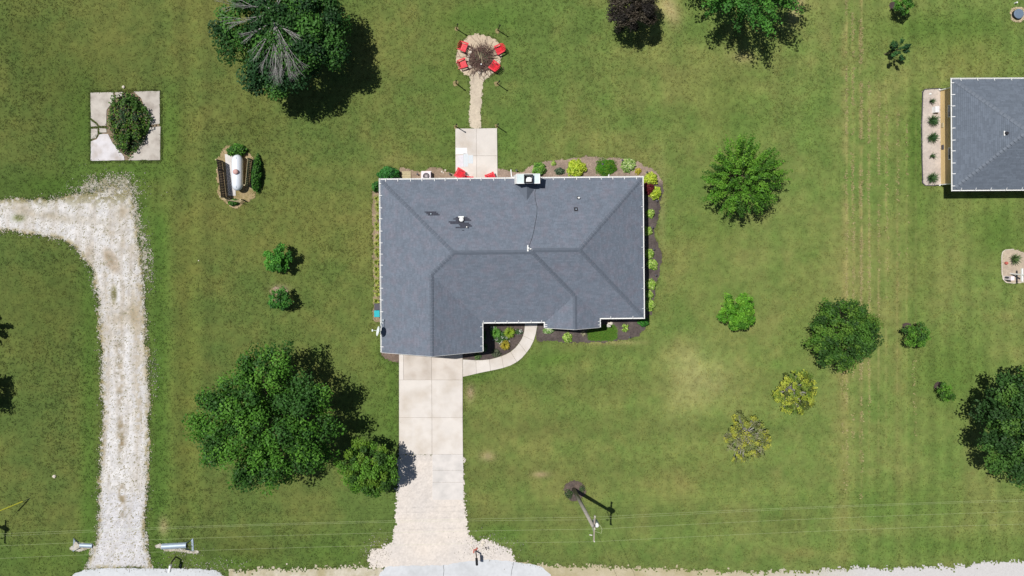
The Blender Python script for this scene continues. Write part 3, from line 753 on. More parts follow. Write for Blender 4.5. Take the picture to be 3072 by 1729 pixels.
cx_, cy_ = [], []
for a, b in [((273, 383), (322, 382)), ((296, 386), (296, 401)), ((273, 422), (298, 401)), ((298, 401), (324, 400)), ((444, 379), (482, 376)), ((377, 468), (378, 484)), ((272, 357), (299, 382)), ((372, 274), (398, 276)), ((272, 276), (480, 272)), ((482, 276), (483, 482)), ((272, 485), (480, 483)), ((270, 280), (271, 484))]:
    k = int(math.hypot(b[0] - a[0], b[1] - a[1]) / S * 34); t = rng.random(k)
    q = np.array([U(*a)]) + np.outer(t, np.array(U(*b)) - np.array(U(*a))) + rng.normal(0, .035, (k, 2))
    kk = vn(q[:, 0], q[:, 1], .5, 90) > .34
    cx_.append(q[kk, 0]); cy_.append(q[kk, 1])
cx_ = np.concatenate(cx_); cy_ = np.concatenate(cy_)
V5, F5, c5 = make_tufts(cx_, cy_, rng.uniform(.07, .14, len(cx_)), 5)
V5[:, 2] += .035
tag(link_mesh('crack_weeds', np_mesh('crack_weeds', V5, F5, c5 * .95), M['blade'], kind='stuff'), 'weeds growing in the cracks of the old pad', 'weeds')

# ------------------------------------------------------------------ main house
TH = math.radians(0.55)
HO = U(1140.5, 540.0, 2.75)
EH = 2.75; SL = 0.42
house = empty('house', (HO[0], HO[1], 0), TH, 'single storey house with slate blue hip roof and white gutters', 'house')
def L3(u, v, z): return (u, -v, z)
Wd, vA, vB, uE, uC, vC, uD, vD = 22.78, 12.46, 12.18, 18.94, 8.72, 15.0, 14.22, 13.0
hA, hB = vA / 2, vB / 2; hC = uC / 2; mD = (uD + uE) / 2; hD = (uE - uD) / 2
slopes = {
 'N': ([(0, 0), (Wd, 0), (Wd - hB, hB), (uE - hB, hB), (uE - hA, hA), (hA, hA)], lambda u, v: v, (0, 1), 0.0),
 'W': ([(0, 0), (hA, hA), (hC, vA - hC), (hC, vC), (0, vC)], lambda u, v: u, (1, 0), 0.0),
 'E': ([(Wd, 0), (Wd, vB), (Wd - hB, hB)], lambda u, v: Wd - u, (-1, 0), 0.0),
 'A': ([(hA, hA), (uE - hA, hA), (mD, vA - hD), (uD, vA), (uC, vA), (hC, vA - hC)], lambda u, v: vA - v, (0, -1), 0.0),
 'D': ([(mD, vA - hD), (mD, vD), (uD, vD), (uD, vA)], lambda u, v: u - uD, (1, 0), 0.0),
 'DE': ([(uE - hA, hA), (uE - hB, hB), (uE, vB), (uE, vD), (mD, vD), (mD, vA - hD)], lambda u, v: uE - u, (-1, 0), 0.0),
 'B': ([(uE - hB, hB), (Wd - hB, hB), (Wd, vB), (uE, vB)], lambda u, v: vB - v, (0, -1), 0.0),
 'C': ([(hC, vA - hC), (uC, vA), (uC, vC), (hC, vC)], lambda u, v: uC - u, (-1, 0), 0.0),
}
def poly_span(poly, b, key, other):
    """crossings of a polygon with the line key==b, as sorted values of other"""
    xs = []
    n = len(poly)
    for i in range(n):
        p, q = poly[i], poly[(i + 1) % n]
        a0, a1 = p[key], q[key]
        if (a0 > b) != (a1 > b):
            t = (b - a0) / (a1 - a0)
            xs.append(p[other] + t * (q[other] - p[other]))
    xs.sort()
    return [(xs[i], xs[i + 1]) for i in range(0, len(xs) - 1, 2)]

def shingle_mesh(name, poly, hfun, EHz, slope, key, sign, off, expo=0.142, wmin=0.17, wmax=0.36):
    """courses of single shingles on a roof plane; key = plan axis that climbs (0=u,1=v); height = (sign*coord+off)"""
    other = 1 - key
    e = expo / math.sqrt(1 + slope * slope)
    hs = [sign * p[key] + off for p in poly]
    V = []; Fq = []
    k = 0
    hmax = max(hs); hh = 0.0
    course = 0
    while hh < hmax - 0.01:
        h0, h1 = hh, min(hh + e * 1.0, hmax - 1e-4)
        c0 = (h0 + 1e-4 - off) * sign; c1 = (h1 - 1e-5 - off) * sign
        s0 = poly_span(poly, c0, key, other); s1 = poly_span(poly, c1, key, other)
        if len(s0) == len(s1):
            for (l0, r0), (l1, r1) in zip(s0, s1):
                a = min(l0, l1) - random.random() * wmax
                end = max(r0, r1)
                while a < end:
                    b = a + random.uniform(wmin, wmax)
                    x = [max(a, l0), min(b, r0), min(b, r1), max(a, l1)]
                    if x[1] - x[0] > 0.01 or x[2] - x[3] > 0.01:
                        x[1] = max(x[0], x[1] - 0.006); x[2] = max(x[3], x[2] - 0.006)
                        t = 0.018 + random.random() * 0.009
                        zs = [EHz + slope * h0 + t, EHz + slope * h0 + t, EHz + slope * h1 + 0.004, EHz + slope * h1 + 0.004]
                        cs = [c0, c0, c1, c1]
                        P = []
                        for xx, cc, z in zip(x, cs, zs):
                            P.append((cc, -xx, z) if key == 0 else (xx, -cc, z))
                        lo = [(P[0][0], P[0][1], EHz + slope * h0 - 0.004), (P[1][0], P[1][1], EHz + slope * h0 - 0.004)]
                        V += P + lo
                        Fq += [(k, k + 1, k + 2, k + 3), (k, k + 4, k + 5, k + 1)]
                        k += 6
                    a = b
        hh += e
    return np_mesh(name, np.array(V), np.array(Fq), smooth=False)

keys = {'N': (1, 1, 0), 'W': (0, 1, 0), 'E': (0, -1, Wd), 'A': (1, -1, vA), 'D': (0, 1, -uD), 'DE': (0, -1, uE), 'B': (1, -1, vB), 'C': (0, -1, uC)}
slope_obj = {}
for nm, (poly, hf, g, _) in slopes.items():
    n = len(poly)
    top = [L3(u, v, EH + SL * hf(u, v) - 0.008) for u, v in poly]
    bot = [(x, y, z - 0.14) for x, y, z in top]
    me = MB()
    ar = sum(poly[i][0] * -poly[(i + 1) % n][1] + poly[(i + 1) % n][0] * poly[i][1] for i in range(n))
    ids = list(range(n)) if ar > 0 else list(range(n))[::-1]
    me.add(top + bot, [tuple(ids), tuple(i + n for i in ids[::-1])] + [(i, (i + 1) % n, n + (i + 1) % n, n + i) for i in range(n)])
    so = me.build('roof_slope', M['deck'], house)
    slope_obj[nm] = so
    key, sg, off = keys[nm]
    sh = link_mesh('shingles', shingle_mesh('shingles', poly, hf, EH, SL, key, sg, off), M['shingle'], so, kind='stuff')

# ridge and hip caps, one by one
cap_me = MB()
cw, cl = 0.165, 0.24
cap_me.add([(-cl / 2, -cw, -0.062), (-cl / 2, 0, 0.0), (-cl / 2, cw, -0.062), (cl / 2, -cw, -0.048), (cl / 2, 0, 0.016), (cl / 2, cw, -0.048), (cl / 2, -cw, -0.066), (cl / 2, 0, -0.002), (cl / 2, cw, -0.066)],
           [(0, 3, 4, 1), (1, 4, 5, 2), (3, 6, 7, 4), (4, 7, 8, 5)])
cap_mesh = cap_me.mesh('ridge_cap'); cap_mesh.materials.append(M['cap'])
cap_hip = MB()
cap_hip.add([(-cl / 2, -cw, -0.045), (-cl / 2, 0, 0.0), (-cl / 2, cw, -0.045), (cl / 2, -cw, -0.031), (cl / 2, 0, 0.016), (cl / 2, cw, -0.031), (cl / 2, -cw, -0.049), (cl / 2, 0, -0.002), (cl / 2, cw, -0.049)],
            [(0, 3, 4, 1), (1, 4, 5, 2), (3, 6, 7, 4), (4, 7, 8, 5)])
cap_hmesh = cap_hip.mesh('hip_cap'); cap_hmesh.materials.append(M['cap'])
def caps(a, b, parent, me, lift=0.042, expo=0.235, name='ridge_cap'):
    a = Vector(a); b = Vector(b); d = b - a; n = max(1, int(round(d.length / expo)))
    x = d.normalized(); y = Vector((0, 0, 1)).cross(x).normalized(); z = x.cross(y)
    R = Matrix((x, y, z)).transposed().to_4x4()
    for i in range(n):
        p = a + d * ((i + .5) / n)
        o = bpy.data.objects.new(name, me); C.objects.link(o); o.parent = parent
        j = random.uniform(-.006, .006)
        o.matrix_local = Matrix.Translation(p + z * lift + y * j) @ R
def RP(u, v, h): return L3(u, v, EH + SL * h)
roofN, roofW, roofE, roofA, roofB, roofDE, roofC, roofD = (slope_obj[k] for k in ('N', 'W', 'E', 'A', 'B', 'DE', 'C', 'D'))
caps(RP(uE - hA, hA, hA), RP(hA, hA, hA), roofN, cap_mesh)
caps(RP(Wd - hB, hB, hB), RP(uE - hB, hB, hB), roofN, cap_mesh)
caps(RP(hA, hA, hA), RP(.15, .15, .15), roofN, cap_hmesh, .04, .33, 'hip_cap')
caps(RP(Wd - hB, hB, hB), RP(Wd - .15, .15, .15), roofE, cap_hmesh, .04, .33, 'hip_cap')
caps(RP(Wd - hB, hB, hB), RP(Wd - .15, vB - .15, .15), roofE, cap_hmesh, .04, .33, 'hip_cap')
caps(RP(hA, hA, hA), RP(hC, vA - hC, hC), roofW, cap_hmesh, .04, .33, 'hip_cap')
caps(RP(hC, vA - hC, hC), RP(hC, vC - .05, hC), roofW, cap_mesh, .042, .3)
caps(RP(uE - hA, hA, hA), RP(mD, vA - hD, hD), roofA, cap_hmesh, .04, .33, 'hip_cap')
caps(RP(mD, vA - hD, hD), RP(mD, vD - .05, hD), roofDE, cap_mesh)

# dark replacement shingles around the vents on the back slope
def n_uv(px, py):
    """photo pixel on the back slope -> (u, v)"""
    v = 4.0
    for _ in range(12):
        x, y = U(px, py, EH + SL * v)
        dx, dy = x - HO[0], y - HO[1]
        u = dx * math.cos(TH) + dy * math.sin(TH); v = -(-dx * math.sin(TH) + dy * math.cos(TH))
    return u, v
rows = [(160, 580, 408, 450), (220, 645, 452, 500), (275, 695, 502, 548), (1250, 1670, 600, 646), (1170, 1745, 648, 692), (1250, 1805, 694, 745), (1005, 1380, 750, 794),
        (1060, 1400, 796, 848), (1402, 1725, 796, 848), (1365, 1780, 850, 894), (1410, 1835, 896, 945), (1245, 1590, 947, 998), (1480, 1555, 1058, 1088)]
for xa, xb, ya, yb in rows:
    cuts = [xa] + sorted(random.uniform(xa + 60, xb - 60) for _ in range(int((xb - xa) / 200))) + [xb]
    for c0, c1 in zip(cuts[:-1], cuts[1:]):
        ua, va = n_uv(1260 + c0 / 11.71, 600 + ya / 11.71); ub, vb = n_uv(1260 + c1 / 11.71, 600 + yb / 11.71)
        ub -= 0.012
        z0 = EH + SL * va + 0.036; z1 = EH + SL * vb + 0.030
        b = MB().add([(ua, -va, z0), (ub, -va, z0), (ub, -vb, z1), (ua, -vb, z1), (ua, -va, z0 - .03), (ub, -va, z0 - .03), (ub, -vb, z1 - .03), (ua, -vb, z1 - .03)],
                     [(0, 1, 2, 3), (4, 5, 1, 0), (5, 6, 2, 1), (7, 4, 0, 3), (6, 7, 3, 2)])
        b.build('shingle', M['shingle_dark'], roofN)['label'] = 'dark newer shingle patched in near a roof vent'

# gutters with straps
def gutter(a, b, outx, outy, parent=house, spacing=1.02):
    """a,b in (u,v); out = outward direction in (u,v)"""
    w = 0.115
    a = Vector(a); b = Vector(b); o = Vector((outx, outy)); d = (b - a); Lg = d.length; d = d / Lg
    def P(s, t, z): q = a + d * s + o * t; return (q.x, -q.y, EH + z)
    g = MB()
    prof = [(0.012, -0.03), (0.012, -0.13), (w * .7, -0.13), (w, -0.045), (w, -0.03), (w - .028, -0.026), (w - .028, -0.034), (w - .010, -.04), (w * .68, -.12), (0.018, -.12), (0.018, -0.03)]
    n = len(prof)
    vs = [P(0, t, z) for t, z in prof] + [P(Lg, t, z) for t, z in prof]
    g.add(vs, [(i, (i + 1) % n, n + (i + 1) % n, n + i) for i in range(n)] + [tuple(range(n)), tuple(range(2 * n - 1, n - 1, -1))])
    go = g.build('gutter', M['white'], parent)
    k = max(2, int(round(Lg / spacing)))
    for i in range(k):
        s = (i + .5) * Lg / k + random.uniform(-.06, .06)
        hs = MB()
        q0 = P(s, w - .01, -.018); q1 = P(s, -0.16, 0.03 + 0.08)
        hs.bar(q0, P(s, 0.0, 0.03), 0.045, 0.008); hs.bar(P(s, 0.0, 0.03), q1, 0.045, 0.008)
        hs.build('strap', M['white'], go)
    return go
gutter((0, 0), (Wd, 0), 0, -1)
gutter((0, -.13), (0, vC), -1, 0, spacing=.98)
gutter((Wd, -.13), (Wd, vB + .13), 1, 0, spacing=1.9)
gutter((uE + .02, vB), (Wd, vB), 0, 1, spacing=1.8)
gutter((uC - .45, vA), (uD + .25, vA), 0, 1)
gutter((uC, vA - .1), (uC, vC), 1, 0, spacing=1.0)
gutter((uD, vA + .1), (uD, vD), -1, 0, spacing=.5)
gutter((uE, vB + .1), (uE, vD), 1, 0, spacing=.8)

# fascia, walls, doors, windows
OV = 0.48
outline = [(0, 0), (Wd, 0), (Wd, vB), (uE, vB), (uE, vD), (uD, vD), (uD, vA), (uC, vA), (uC, vC), (0, vC)]
def inset_uv(poly, d):
    q = inset(ccw([(u, -v) for u, v in poly]), d)
    return q
MB().prism(inset_uv(outline, OV), 0.0, EH - 0.12).build('wall', M['siding_grey'], house)
MB().prism(inset_uv(outline, 0.02), EH - 0.165, EH - 0.145).build('soffit', M['offwhite'], house)
def gable(u0, u1, v, name='gable'):
    m = (u0 + u1) / 2; hh = (u1 - u0) / 2 * SL
    b = MB()
    vv = v - OV
    b.add([L3(u0 + .1, vv, EH - .14), L3(u1 - .1, vv, EH - .14), L3(m, vv, EH + hh - .16), L3(u0 + .1, vv - .1, EH - .14), L3(u1 - .1, vv - .1, EH - .14), L3(m, vv - .1, EH + hh - .16)],
          [(0, 1, 2), (5, 4, 3), (0, 3, 4, 1), (1, 4, 5, 2), (2, 5, 3, 0)])
    b.build('gable_wall', M['offwhite'], house)
    for s in (0, 1):
        ua = u0 if s == 0 else u1
        f = MB().bar(L3(ua, v + .012, EH - .06), L3(m, v + .012, EH + hh - .06), 0.02, 0.16)
        f.build('rake_board', M['white'], house)
gable(0, uC, vC); gable(uD, uE, vD)
def wallbox(u, v, w, z0, z1, axis, mat, name, th=0.06, inner=None):
    if axis == 'v':   # faces +-v
        o = MB().box(L3(u, v, (z0 + z1) / 2), (w, th, z1 - z0)).build(name, M[mat], house)
        if inner: MB().box(L3(u, v, (z0 + z1) / 2), (w - .14, th + .02, z1 - z0 - .14)).build('pane', M[inner], o)
    else:
        o = MB().box(L3(u, v, (z0 + z1) / 2), (th, w, z1 - z0)).build(name, M[mat], house)
        if inner: MB().box(L3(u, v, (z0 + z1) / 2), (th + .02, w - .14, z1 - z0 - .14)).build('pane', M[inner], o)
    return o
gd = wallbox(4.3, vC - OV + .03, 4.9, 0.05, 2.25, 'v', 'white', 'garage_door')
for i in range(3): MB().box(L3(4.3, vC - OV + .07, 0.6 + i * .55), (4.9, .012, .02)).build('panel_groove', M['siding_grey'], gd)
wallbox(13.0, vA - OV + .03, 1.0, 0.15, 2.2, 'v', 'black', 'front_door')
wallbox(10.6, vA - OV + .03, 1.5, 0.9, 2.1, 'v', 'white', 'window', inner='glass')
wallbox(mD, vD - OV + .03, 2.0, 0.7, 2.1, 'v', 'white', 'window', inner='glass')
wallbox(21.0, vB - OV + .03, 1.4, 0.9, 2.1, 'v', 'white', 'window', inner='glass')
wallbox(Wd - OV + .03, 3.0, 1.4, 0.9, 2.1, 'u', 'white', 'window', inner='glass')
wallbox(Wd - OV + .03, 8.5, 1.4, 0.9, 2.1, 'u', 'white', 'window', inner='glass')
wallbox(8.5, OV - .03, 1.8, 0.1, 2.15, 'v', 'white', 'patio_door', inner='glass')
wallbox(17.5, OV - .03, 1.5, 0.9, 2.1, 'v', 'white', 'window', inner='glass')
wallbox(4.0, OV - .03, 1.2, 0.9, 2.1, 'v', 'white', 'window', inner='glass')
# downspouts
for (u, v, a, b) in [(11.76, -.06, (11.66, -.95), .1), (20.5, -.06, (20.55, -.55), .1)]:
    ds = MB().bar(L3(u, v + .05, EH - .1), L3(u, v + .35, EH - .5), .08, .06).bar(L3(u, v + .36, EH - .5), L3(u, v + .36, .2), .08, .06)
    ds.bar(L3(u, v + .36, .14), L3(a[0], a[1], .09), .085, .085)
    ds.build('downspout', M['white'], house)
MB().bar(L3(13.12, vA + .07, EH - .1), L3(13.12, vA + .07, .1), .08, .08).build('downspout', M['white'], house)
MB().bar(L3(uC - .1, vC - .5, EH - .3), L3(uC - .4, vC - .5, .1), .08, .08).build('downspout', M['white'], house)

# chimney chase at the back eave
def hl(x, y):
    dx, dy = x - HO[0], y - HO[1]
    return (dx * math.cos(TH) + dy * math.sin(TH), -(-dx * math.sin(TH) + dy * math.cos(TH)))
CZ = 4.5
u0, v0 = hl(*U(1549, 522, CZ)); u1, v1 = hl(*U(1620, 551, CZ))
cu, cv = (u0 + u1) / 2, (v0 + v1) / 2; cwid, cdep = u1 - u0, v1 - v0
chim = MB().box(L3(cu, cv, CZ / 2 - .02), (cwid - .06, cdep - .06, CZ - .06)).build('chimney', M['offwhite'], house)
for i in range(8):
    MB().box(L3(cu, cv, 3.0 + i * .18), (cwid - .045, cdep - .045, .012)).build('siding_lap', M['siding_grey'], chim)
MB().box(L3(cu, cv, CZ - .03), (cwid, cdep, .05)).build('cap_plate', M['cap_metal'], chim)
rim = MB()
for sx in (-1, 1): rim.box(L3(cu + sx * (cwid / 2 - .02), cv, CZ + .012), (.045, cdep + .01, .035))
for sy in (-1, 1): rim.box(L3(cu, cv + sy * (cdep / 2 - .02), CZ + .012), (cwid - .095, .045, .034))
rim.build('cap_rim', M['white'], chim)
fu, fv = hl(*U(1585.5, 537, CZ + .25))
fl = MB()
for sx in (-1, 1):
    fl.box(L3(fu + sx * .34, fv, CZ + .30), (.09, .74, .05))
    fl.box(L3(fu, fv + sx * .34, CZ + .30), (.59, .07, .049))
    for sy in (-1, 1): fl.box(L3(fu + sx * .33, fv + sy * .33, CZ + .14), (.045, .045, .27))
fl.box(L3(fu, fv, CZ + .012), (.62, .62, .02))
flo = fl.build('flue_frame', M['black'], chim)
MB().prism([(fu - .22, -fv - .24), (fu + .24, -fv - .24), (fu + .26, -fv + .06), (fu + .1, -fv + .15), (fu - .1, -fv + .13), (fu - .20, -fv + .0)], CZ + .27, CZ + .30).build('flue_cap', M['white'], flo)
MB().lathe([(.14, 0), (.14, .25)], 14, L3(fu + .02, fv + .06, CZ + .02)).build('flue_pipe', M['galv'], flo, smooth=False)
# saddle behind the chimney
cr = MB()
vb = v1 + 0.02; vr = vb + 1.35
zb = lambda v: EH + SL * v
zt = zb(vb) + 0.62
cr.add([L3(cu - 1.0, vb, zb(vb) + .03), L3(cu, vb, zt), L3(cu + 1.0, vb, zb(vb) + .03), L3(cu, vr, zb(vr) + .03)], [(0, 3, 1), (1, 3, 2), (0, 1, 2)])
cr.build('chimney_saddle', M['cap'], roofN)

# vents and pipes on the back slope
def on_roof(px, py, dz=0.0):
    u, v = n_uv(px, py)
    return u, v, EH + SL * v
def vent(px, py, r, h, mat, name, boot=0.22):
    u, v, z = on_roof(px, py)
    o = MB().tube(L3(u, v, z - .05), L3(u, v, z + h), r, r, 14).build(name, M[mat], house)
    n = Vector((0, -SL * -1, 1)).normalized()
    MB().prism([(u - boot, -v - boot), (u + boot, -v - boot), (u + boot, -v + boot), (u - boot, -v + boot)], 0, .01)
    b = MB()
    q = [(-boot, -boot), (boot, -boot), (boot, boot), (-boot, boot)]
    b.add([(u + a, -v + c, z - SL * c + .045) for a, c in q], [(0, 1, 2, 3)])
    b.build('flashing', M['rubber'], o)
    return o
w = vent(1384, 659, .15, .20, 'white', 'roof_vent', .24)
u, v, z = on_roof(1384, 659)
MB().lathe([(.19, 0), (.20, .04), (.15, .09), (.02, .11)], 18, L3(u, v, z + .20)).build('cap', M['white'], w, smooth=True)
MB().box(L3(u - .02, v - .22, z + .02), (.46, .12, .04), Matrix.Rotation(math.atan(-SL), 3, 'X')).build('flashing_tab', M['white'], w)
vent(1292.5, 642, .055, .16, 'galv', 'plumbing_vent', .10)
vent(1399.5, 681, .05, .42, 'white', 'plumbing_vent', .09)
vent(1734.5, 594, .075, .34, 'white', 'roof_vent', .12)
vent(1727.5, 628, .05, .14, 'galv', 'plumbing_vent', .16)
# white bird-shaped finial at the ridge, and the cable running to it from the chimney
fx_, fy_, fz_ = on_roof(1584, 745)
fin = MB().tube(L3(fx_, fy_, fz_ - .02), L3(fx_, fy_, fz_ + .25), .03, .03, 8)
fin.lathe([(.02, 0), (.10, .05), (.12, .12), (.07, .2), (.02, .24)], 10, L3(fx_, fy_, fz_ + .12))
fin.box(L3(fx_ + .14, fy_ + .05, fz_ + .2), (.22, .09, .05)); fin.box(L3(fx_ - .05, fy_ - .15, fz_ + .22), (.09, .24, .05)); fin.box(L3(fx_ - .04, fy_ + .17, fz_ + .15), (.12, .16, .05))
fin.build('ridge_finial', M['white'], house)
pts = [(1608, 566), (1604, 580), (1606, 600), (1611, 622), (1610, 645), (1606, 668), (1602, 690), (1596, 715), (1587, 738)]
cb = MB()
for a, b in zip(pts[:-1], pts[1:]):
    A = on_roof(*a); B = on_roof(*b)
    cb.tube(L3(A[0], A[1], A[2] + .035), L3(B[0], B[1], B[2] + .035), .014, .014, 6)
cb.build('roof_cable', M['cable'], house)

# satellite dish
dx_, dy_ = U(1148.5, 961, 3.0)
dish = empty('satellite_dish', (dx_, dy_, 2.98), 0, 'white satellite dish on the left roof edge near the garage', 'satellite dish')
MB().box((0, 0, .06), (.22, .16, .02)).build('foot', M['grey_metal'], dish)
MB().tube((0, 0, .06), (-.14, -.35, .45), .025, .025, 8).tube((-.14, -.35, .45), (-.24, -.83, .66), .025, .025, 8).build('mast', M['grey_metal'], dish)
db = MB(); nr, na = 5, 22; vs = []
for i in range(nr + 1):
    for j in range(na):
        t = 2 * math.pi * j / na; r = i / nr
        vs.append((-0.10 * (r * r) + .02, .43 * r * math.cos(t), .40 * r * math.sin(t)))
fs = [(i * na + j, i * na + (j + 1) % na, (i + 1) * na + (j + 1) % na, (i + 1) * na + j) for i in range(nr) for j in range(na)]
Rd = Matrix.Rotation(math.radians(-14), 3, 'Z') @ Matrix.Rotation(math.radians(18), 3, 'Y')
db.add([Rd @ Vector(p) + Vector((-.30, -.84, .72)) for p in vs], fs)
db.build('reflector', M['dish'], dish, smooth=True)
MB().tube((-.26, -.82, .5), (-.80, -.76, .72), .02, .02, 6).build('feed_arm', M['dish'], dish)
MB().box((-.84, -.75, .76), (.10, .18, .10)).build('feed_horn', M['dish'], dish)

# ------------------------------------------------------------------ neighbouring house
NEH = 2.4
NH = U(2857, 238, NEH)
nh = empty('house', (NH[0], NH[1], 0), math.radians(0.35), 'neighbouring house with tan siding and blue grey hip roof', 'house')
ND = 9.66; NW = 16.0
np_polys = {'W': ([(0, 0), (ND / 2, ND / 2), (0, ND)], (0, 1, 0)), 'N': ([(0, 0), (NW, 0), (NW - ND / 2, ND / 2), (ND / 2, ND / 2)], (1, 1, 0)),
            'S': ([(0, ND), (ND / 2, ND / 2), (NW - ND / 2, ND / 2), (NW, ND)], (1, -1, ND)), 'E': ([(NW, 0), (NW, ND), (NW - ND / 2, ND / 2)], (0, -1, NW))}
for nm, (poly, (key, sg, off)) in np_polys.items():
    n = len(poly)
    hf = lambda p: sg * p[key] + off
    top = [L3(p[0], p[1], NEH + SL * hf(p) - .008) for p in poly]; bot = [(x, y, z - .12) for x, y, z in top]
    me = MB().add(top + bot, [tuple(range(n)), tuple(range(2 * n - 1, n - 1, -1))] + [(i, (i + 1) % n, n + (i + 1) % n, n + i) for i in range(n)])
    so = me.build('roof_slope', M['deck'], nh)
    link_mesh('shingles', shingle_mesh('shingles', poly, None, NEH, SL, key, sg, off, wmin=.22, wmax=.6), M['shingle2'], so, kind='stuff')
    slope_obj['n' + nm] = so
capn = cap_hmesh.copy(); capn.materials.clear(); capn.materials.append(M['cap2'])
def RPn(u, v, h): return L3(u, v, NEH + SL * h)
caps(RPn(ND / 2, ND / 2, ND / 2), RPn(.15, .15, .15), slope_obj['nN'], capn, .04, .33, 'hip_cap')
caps(RPn(ND / 2, ND / 2, ND / 2), RPn(.15, ND - .15, .15), slope_obj['nS'], capn, .04, .33, 'hip_cap')
caps(RPn(NW - ND / 2, ND / 2, ND / 2), RPn(ND / 2, ND / 2, ND / 2), slope_obj['nN'], capn)
EH_keep = EH; EH = NEH
gutter((-.0, -.13), (0, ND + .13), -1, 0, nh, .98); gutter((0, 0), (NW, 0), 0, -1, nh, 1.5); gutter((0, ND), (NW, ND), 0, 1, nh, 1.3)
EH = EH_keep
nwall = MB().prism([(.72, -(ND - .6)), (NW - .6, -(ND - .6)), (NW - .6, -.6), (.72, -.6)], 0, NEH - .1).build('wall', M['siding_tan'], nh)
for i in range(14):
    MB().box((.72, -ND / 2, .12 + i * .16), (.03, ND - 1.22, .012)).build('siding_lap', M['wood_pale'], nwall)
for v in (2.6, 6.4):
    wo = MB().box((.71, -v, 1.5), (.06, 1.1, 1.1)).build('window', M['white'], nh)
    MB().box((.70, -v, 1.5), (.07, .96, .96)).build('pane', M['glass'], wo)
for v, mt in ((3.75, 'wood_pale'), (5.75, 'bin')):
    MB().box((.69, -v, .3), (.06, .42, .22)).build('foundation_vent', M[mt], nh)
MB().prism(inset(ccw([(0, 0), (NW, 0), (NW, -ND), (0, -ND)]), .02), NEH - .16, NEH - .14).build('soffit', M['offwhite'], nh)
for s in ((.62, .55), (.62, ND - .55)):
    MB().bar((s[0], -s[1], NEH - .2), (s[0], -s[1], .12), .08, .08).bar((s[0], -s[1], .12), (s[0] - .1, -s[1] + (.1 if s[1] < 2 else -.1), .08), .09, .08).build('downspout', M['white'], nh)
vx_, vy_ = U(3038, 398, 4.6)
a_ = vx_ - NH[0]; b_ = NH[1] - vy_
pv = MB().tube(L3(a_, b_, NEH + SL * a_ - .05), L3(a_, b_, NEH + SL * a_ + .22), .13, .13, 12).build('roof_vent', M['rubber'], nh)
MB().box(L3(a_ - .12, b_, NEH + SL * a_ + .05), (.1, .4, .04)).build('flashing', M['white'], pv)

# edging, bed furniture
def edging(px, name, label, mat, w=.05, h=.09, closed=False):
    P = GP(px); b = MB()
    m = len(P) if closed else len(P) - 1
    for i in range(m):
        a, c = P[i], P[(i + 1) % len(P)]
        b.bar((a[0], a[1], h / 2), (c[0], c[1], h / 2), w, h)
    o = b.build(name, M[mat]); return tag(o, label, 'edging')
edging([(2824, 266), (2790, 267), (2773, 269), (2767, 276), (2764, 380), (2765, 480), (2767, 550), (2775, 557), (2824, 556)], 'bed_edging', 'dark scalloped edging around the neighbouring gravel bed', 'bin')
edging([(3072, 846), (3040, 850), (3018, 848), (3008, 838), (3005, 815), (3004, 770), (3007, 756), (3016, 750), (3040, 748)], 'bed_edging', 'pale edging around the rounded gravel bed', 'stone', .05, .06)

# ------------------------------------------------------------------ vegetation
def leaf_quads(P, Nrm, ls, col, aspect=0.62, droop=None):
    """P (n,3) centres, Nrm (n,3) normals, ls (n,) sizes, col (n,3)"""
    n = len(P)
    Nrm = Nrm / (np.linalg.norm(Nrm, axis=1, keepdims=True) + 1e-9)
    r = rng.standard_normal((n, 3)) if droop is None else droop
    T = r - Nrm * (r * Nrm).sum(1, keepdims=True); T /= np.linalg.norm(T, axis=1, keepdims=True) + 1e-9
    B = np.cross(Nrm, T)
    l = ls[:, None]
    w = l * aspect
    V = np.stack([P - T * l * .5, P + B * w * .5 + T * l * .05, P + T * l * .5, P - B * w * .5 + T * l * .05], 1)
    V[:, 1] += Nrm * w * .12; V[:, 3] += Nrm * w * .12
    F = np.arange(4 * n).reshape(n, 4)
    return V.reshape(-1, 3), F, np.repeat(col, 4, 0)

def palette(cols, n, w=None):
    C_ = np.array([lin(c) for c in cols])
    return C_[rng.choice(len(cols), n, p=w)]

def prof_fun(prof):
    if prof is None:
        ph = rng.random(4) * 6.28
        return lambda t: 1 + .05 * np.sin(2 * t + ph[0]) + .05 * np.sin(3 * t + ph[1]) + .05 * np.sin(5 * t + ph[2]) + .04 * np.sin(9 * t + ph[3])
    p = np.array(list(prof) + [prof[0]], float)
    return lambda t: np.interp((t % (2 * math.pi)) / (2 * math.pi) * len(prof), np.arange(len(p)), p)

